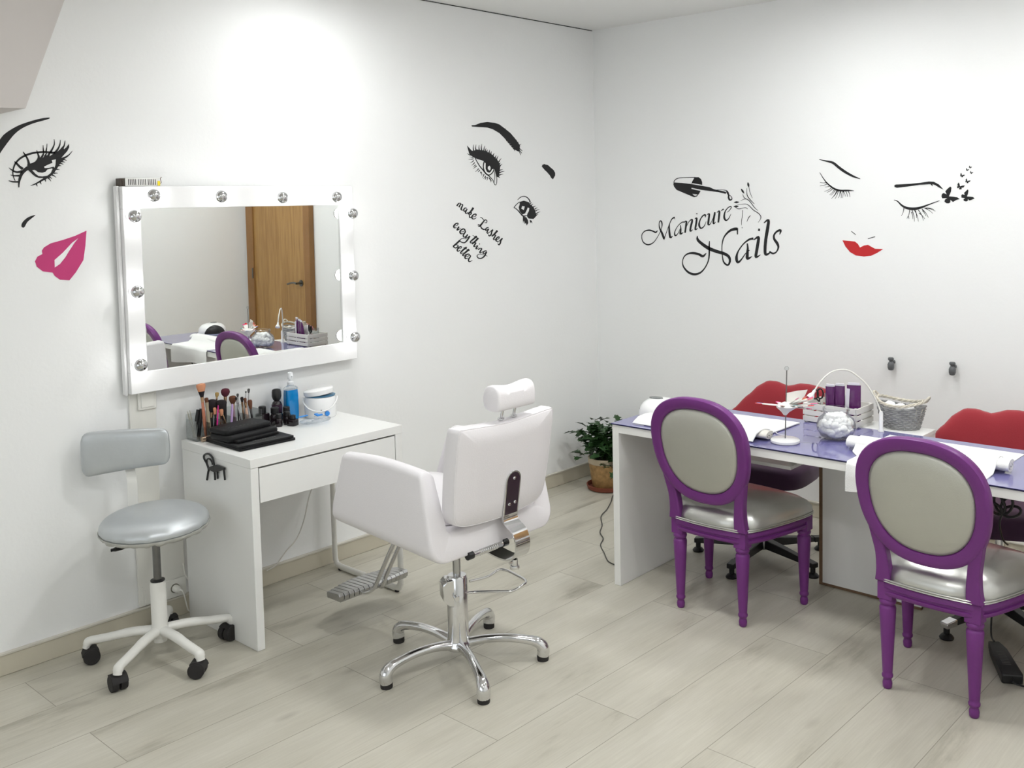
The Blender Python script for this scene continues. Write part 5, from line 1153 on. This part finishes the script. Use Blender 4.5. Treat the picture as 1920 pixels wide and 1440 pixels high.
word('word_everything', C1, 'L', [[(70,605,10),(135,580,14),(150,542,24),(110,545,26),(65,590,30),(70,630,24),(120,630,12)],[(172,608,30),(130,680,28),(180,660,14),(205,640,10)],
 [(205,722,12),(270,708,13),(296,680,22),(262,656,26),(212,680,28),(190,722,28),(212,756,24),(268,752,12)],[(290,690,12),(305,715,24),(260,790,26),(282,830,20),(332,790,12)],
 [(352,770,26),(310,840,26),(340,842,14),(395,800,14)],[(398,805,26),(350,880,30),(290,940,24),(220,930,20),(190,890,14),(240,855,12),(310,865,8)],
 [(540,805,38),(480,860,34),(410,920,26),(420,950,16),(460,920,8)],[(455,788,10),(565,855,14)],[(572,845,38),(500,920,34),(440,970,28)],[(470,950,12),(522,948,24),(480,1010,28),(500,1025,16),(540,1000,8)],
 [(562,1000,26),(525,1060,28),(545,1070,14),(580,1040,8)],[(594,962,20),(602,978,20)],[(570,1090,26),(600,1060,20)],[(600,1060,12),(642,1068,24),(605,1140,28),(630,1150,16),(670,1120,8)],
 [(742,1108,18),(695,1120,24),(670,1160,24),(700,1168,18),(742,1125,12)],[(748,1130,22),(700,1220,28),(640,1265,22),(580,1265,22),(545,1220,16),(590,1180,10),(680,1195,10),(760,1222,10)]], tt)
word('word_better', C1, 'L', [[(190,895,36),(130,950,34),(50,1020,30)],[(50,1020,24),(100,1052,22),(150,1020,24),(140,990,16),(100,990,10)],[(145,1070,10),(215,1055,14),(218,1025,20),(170,1040,26),(135,1090,28),(150,1120,22),(200,1095,10)],
 [(330,1035,36),(260,1090,34),(205,1150,26),(225,1172,14),(260,1140,8)],[(382,1080,36),(310,1140,34),(250,1195,26),(270,1217,14),(310,1180,8)],[(265,1035,10),(390,1110,14)],
 [(305,1235,10),(375,1215,14),(378,1180,20),(330,1190,26),(295,1240,28),(310,1275,22),(360,1260,10)],[(385,1195,14),(412,1220,22),(370,1290,28),(385,1338,20),(450,1310,8)]], tt)

# lettering on the right-hand wall
C2 = (1195, 390, 10.105); C7 = (1250, 320, 10.667); C9 = (1270, 400, 9.143)
tt = thing('script_lettering', 'black calligraphic lettering reading Manicure Nails on the right-hand wall', 'lettering', wallpt('R', 1340, 515, 0))
mm = film('R', C2, (), [[(385,425,6),(350,462,30),(300,440,24),(230,420,28),(150,435,20),(95,490,14),(85,560,12),(110,640,18),(170,688,24),(240,690,24),(320,640,14),(400,520,10),(455,400,10),(470,310,20),(455,252,24),(430,250,20),(415,300,14),(425,380,24),(470,480,38),(508,585,36)],
 [(505,600,14),(560,440,10),(620,280,14),(660,205,20),(708,178,34)],[(705,170,10),(714,215,8)],[(610,300,16),(605,400,30),(625,555,38),(672,528,6)],
 [(900,270,22),(850,270,18),(770,340,12),(712,450,16),(718,522,28),(765,490,12),(815,390,8)],[(818,325,14),(825,400,24),(818,488,38),(872,463,6)],
 [(885,268,8),(930,255,32),(917,380,32),(905,470,28)],[(922,370,8),(980,260,12),(1035,215,24),(1038,260,34),(1015,350,34),(1005,438,30),(1052,410,6)],
 [(1085,210,6),(1124,192,30),(1118,280,34),(1100,408,30),(1147,380,6)],[(1128,100,24),(1128,116,24)],[(1287,180,8),(1290,132,30),(1240,150,22),(1190,230,20),(1172,320,34),(1203,383,28),(1262,350,16),(1306,255,6)],
 [(1320,128,8),(1363,112,30),(1355,200,34),(1345,305,36),(1375,310,16),(1415,240,8),(1452,150,8)],[(1470,78,22),(1465,120,34),(1445,230,34),(1447,298,26),(1487,263,6)],
 [(1508,88,8),(1554,58,30),(1550,150,36),(1535,275,30)],[(1588,52,10),(1636,20,26)]])
mm = film('R', C7, (), [[(1205,835,8),(1250,800,12),(1292,742,14),(1280,717,18),(1230,740,16),(1170,820,22),(1152,930,38),(1185,993,30),(1240,960,16),(1287,865,6)]], mm)
build('word_manicure', mm, INK, tt, angle=30)
word('word_nails', C9, 'R', [[(345,385,10),(350,450,42),(420,520,50),(540,600,58),(680,655,56),(800,690,52),(880,740,46),(903,810,36),(880,878,30),(838,878,30),(790,820,22),(770,700,14),(765,580,14),(780,470,20),(820,380,24),(900,300,38),(980,270,50),(1032,268,46)],[(1030,255,24),(1033,362,18)],
 [(552,475,12),(548,560,24),(548,700,24),(530,820,20),(470,940,20),(390,1020,30),(290,1045,40),(190,1010,34),(110,920,24),(90,830,14),(120,740,18),(190,690,28),(280,682,40),(370,702,40),(440,735,42),(498,680,8)],
 [(1305,432,40),(1230,450,32),(1130,530,20),(1040,660,24),(1015,770,46),(1040,840,40),(1100,790,22),(1170,690,14),(1240,630,10)],[(1200,515,22),(1208,600,34),(1202,690,46),(1205,775,50),(1282,738,8)],
 [(1310,455,14),(1390,408,44),(1385,500,50),(1360,650,50),(1350,750,42),(1427,710,8)],[(1405,262,28),(1400,302,36)],[(1485,165,14),(1562,115,40),(1550,250,54),(1520,430,52),(1505,600,50),(1515,705,44),(1580,680,24),(1590,645,14)],
 [(1755,365,10),(1772,292,40),(1710,310,32),(1660,370,30),(1662,440,38),(1710,510,46),(1733,580,32),(1700,660,22),(1640,688,32),(1580,655,22)]], tt)
decal('polish_brush_decal', 'black decal of a nail polish brush with a falling drop above the word Manicure', film('R', C7, [[[(145,235),(300,245),(500,268),(860,330),(950,372),(1050,392),(1190,425),(1185,465),(1040,430),(920,415),(700,385),(500,343),(495,365),(680,405),(650,460),(600,520),(550,532),(200,385),(150,320),(135,270)], [(515,465),(620,475),(590,505),(550,500)]],
  [(560,130),(640,130),(690,170),(710,230),(712,285),(520,250),(500,265),(510,220),(550,150)]], [[(145,240,14),(165,190,14),(240,148,14),(400,138,12),(570,134,14)], [(1000,385,8),(1100,380,8),(1190,398,16),(1215,430,40),(1240,490,30),(1240,540,34),(1265,585,34),(1305,570,18),(1295,520,12),(1245,480,10)]]))
hs = [[(1345,635,5),(1395,632,40),(1452,628,6)], [(1340,718,5),(1390,715,42),(1442,710,6)], [(1490,362,10),(1520,410,38),(1552,457,6)], [(1625,235,14),(1635,285,40),(1647,338,6)],
 [(1480,605,5),(1570,565,10),(1640,590,14),(1700,660,12),(1760,740,12),(1830,800,5)], [(1520,465,5),(1545,530,10),(1580,560,10)], [(1605,350,5),(1605,440,10),(1620,510,14),(1680,590,14),(1755,665,7)], [(1650,340,9),(1670,440,9),(1715,550,5)],
 [(1415,675,5),(1500,670,8),(1590,668,10),(1650,700,12),(1740,790,14),(1840,855,14),(1885,920,14),(1870,980,9),(1830,1035,5)], [(1380,735,8),(1440,765,12),(1520,750,10),(1580,740,12),(1620,765,7)], [(1520,790,9),(1515,900,9),(1500,1000,8),(1500,1090,5)], [(1508,1130,11),(1510,1152,8)], [(1680,895,8),(1640,940,14),(1605,1020,5)]]
decal('hand_decal', 'thin-lined black hand decal with dark nails beside the polish drop', film('R', C7, (), hs))
CF_ = (1500, 270, 5.333)
decal('eyebrow_decal', 'slanting thin black eyebrow decal at the left of the sleeping face', film('R', CF_, (), [[(193,155,5),(260,170,14),(330,188,24),(390,235,26),(450,278,26),(530,322,20),(603,348,5)]]))
decal('closed_eye_decal', 'closed black eye decal with drooping lashes, left eye of the sleeping face', film('R', CF_, (), [[(198,285,4),(235,345,8),(280,400,12),(340,445,16),(400,465,18),(480,465,16),(540,467,4)]]+lash([(275,385,200,385),(280,395,200,420),(310,415,250,430),(325,430,245,475),(335,440,270,485),(350,445,295,510),(360,450,310,515),(370,458,330,530),(380,462,315,545),(385,465,350,548),(402,470,385,540),(405,470,412,540),(430,475,425,540),(435,475,455,525),(460,475,475,528),(485,473,500,530)], 7, 3)))
decal('eyebrow_decal', 'nearly level black eyebrow decal beside the butterflies', film('R', CF_, [[(945,410),(960,405),(1100,398),(1200,388),(1290,375),(1340,378),(1390,405),(1435,455),(1400,440),(1350,410),(1325,402),(1328,425),(1305,402),(1200,408),(1080,425),(970,438),(945,430)]]))
decal('closed_eye_decal', 'closed black eye decal with drooping lashes below the butterflies', film('R', CF_, (), [[(940,560,5),(975,572,10),(1020,615,18),(1070,640,24),(1140,648,28),(1210,635,22),(1290,605,12),(1395,566,4)]]+lash([(1040,640,1015,718),(1100,655,1070,745),(1080,720,1090,748),(1120,660,1145,775),(1115,680,1130,750),(1145,660,1185,775),(1155,665,1165,740),(1185,660,1235,765),(1190,690,1250,750),(1220,650,1285,735),(1225,665,1260,720),(1245,640,1330,695),(1255,640,1355,672),(1265,640,1340,655)], 8, 3)))
decal('nostril_decal', 'short thin nostril line decal above the left half of the red lips', film('R', CF_, (), [[(515,873,6),(538,891,6),(560,908,5)]]))
decal('nostril_decal', 'short thin nostril line decal above the right half of the red lips', film('R', CF_, (), [[(680,947,6),(716,937,7),(752,926,6)]]))
decal('lips_decal', 'bright red full lips decal on the right-hand wall', film('R', CF_, [[(425,963),(500,970),(550,975),(580,1000),(600,1035),(640,1015),(680,1008),(710,1025),(750,1047),(832,1051),(770,1090),(710,1118),(640,1125),(560,1115),(500,1080),(455,1025)]]), REDV)
C8_ = (1760, 300, 16)
b3 = [(600,670),(630,730),(640,790),(720,765),(790,765),(740,830),(690,830),(690,880),(620,885),(615,850),(640,820),(570,850),(545,800),(590,780),(560,760),(575,710)]
bf = [([(350,795),(385,830),(370,950),(310,1090),(430,1100),(560,1120),(635,1170),(530,1200),(430,1260),(355,1195),(350,1270),(310,1300),(240,1300),(175,1250),(190,1190),(260,1140),(200,1145),(110,1150),(85,1090),(100,1020),(150,990),(240,1030),(200,940),(270,860)], 'largest black butterfly decal, at the end of the level eyebrow'),
 ([(875,880),(895,920),(880,1010),(850,1095),(950,1100),(1030,1110),(1080,1150),(1000,1190),(930,1215),(880,1175),(870,1230),(820,1245),(760,1225),(745,1190),(790,1140),(730,1135),(685,1130),(680,1060),(710,1025),(780,1050),(765,985),(810,940)], 'second largest black butterfly decal, right of the largest'),
 (b3, 'middle-sized black butterfly decal just above the two largest')]
for cx, cy, sc, lb in [(870, 632, .68, 'small black butterfly decal, rightmost of the two middle-height ones'), (708, 458, .62, 'small black butterfly decal, leftmost above the middle-sized one'), (862, 288, .42, 'tiny black butterfly decal, leftmost of the three at the top'), (985, 375, .42, 'tiny black butterfly decal, lowest of the three at the top'), (950, 212, .40, 'tiny black butterfly decal, topmost of all')]:
    bf.append(([(cx+(x-655)*sc, cy+(y_-790)*sc) for x, y_ in b3], lb))
for p, lb in bf:
    decal('butterfly_decal', lb, film('R', C8_, [p]), cat='wall decal', group='butterfly decals rising from the sleeping face')
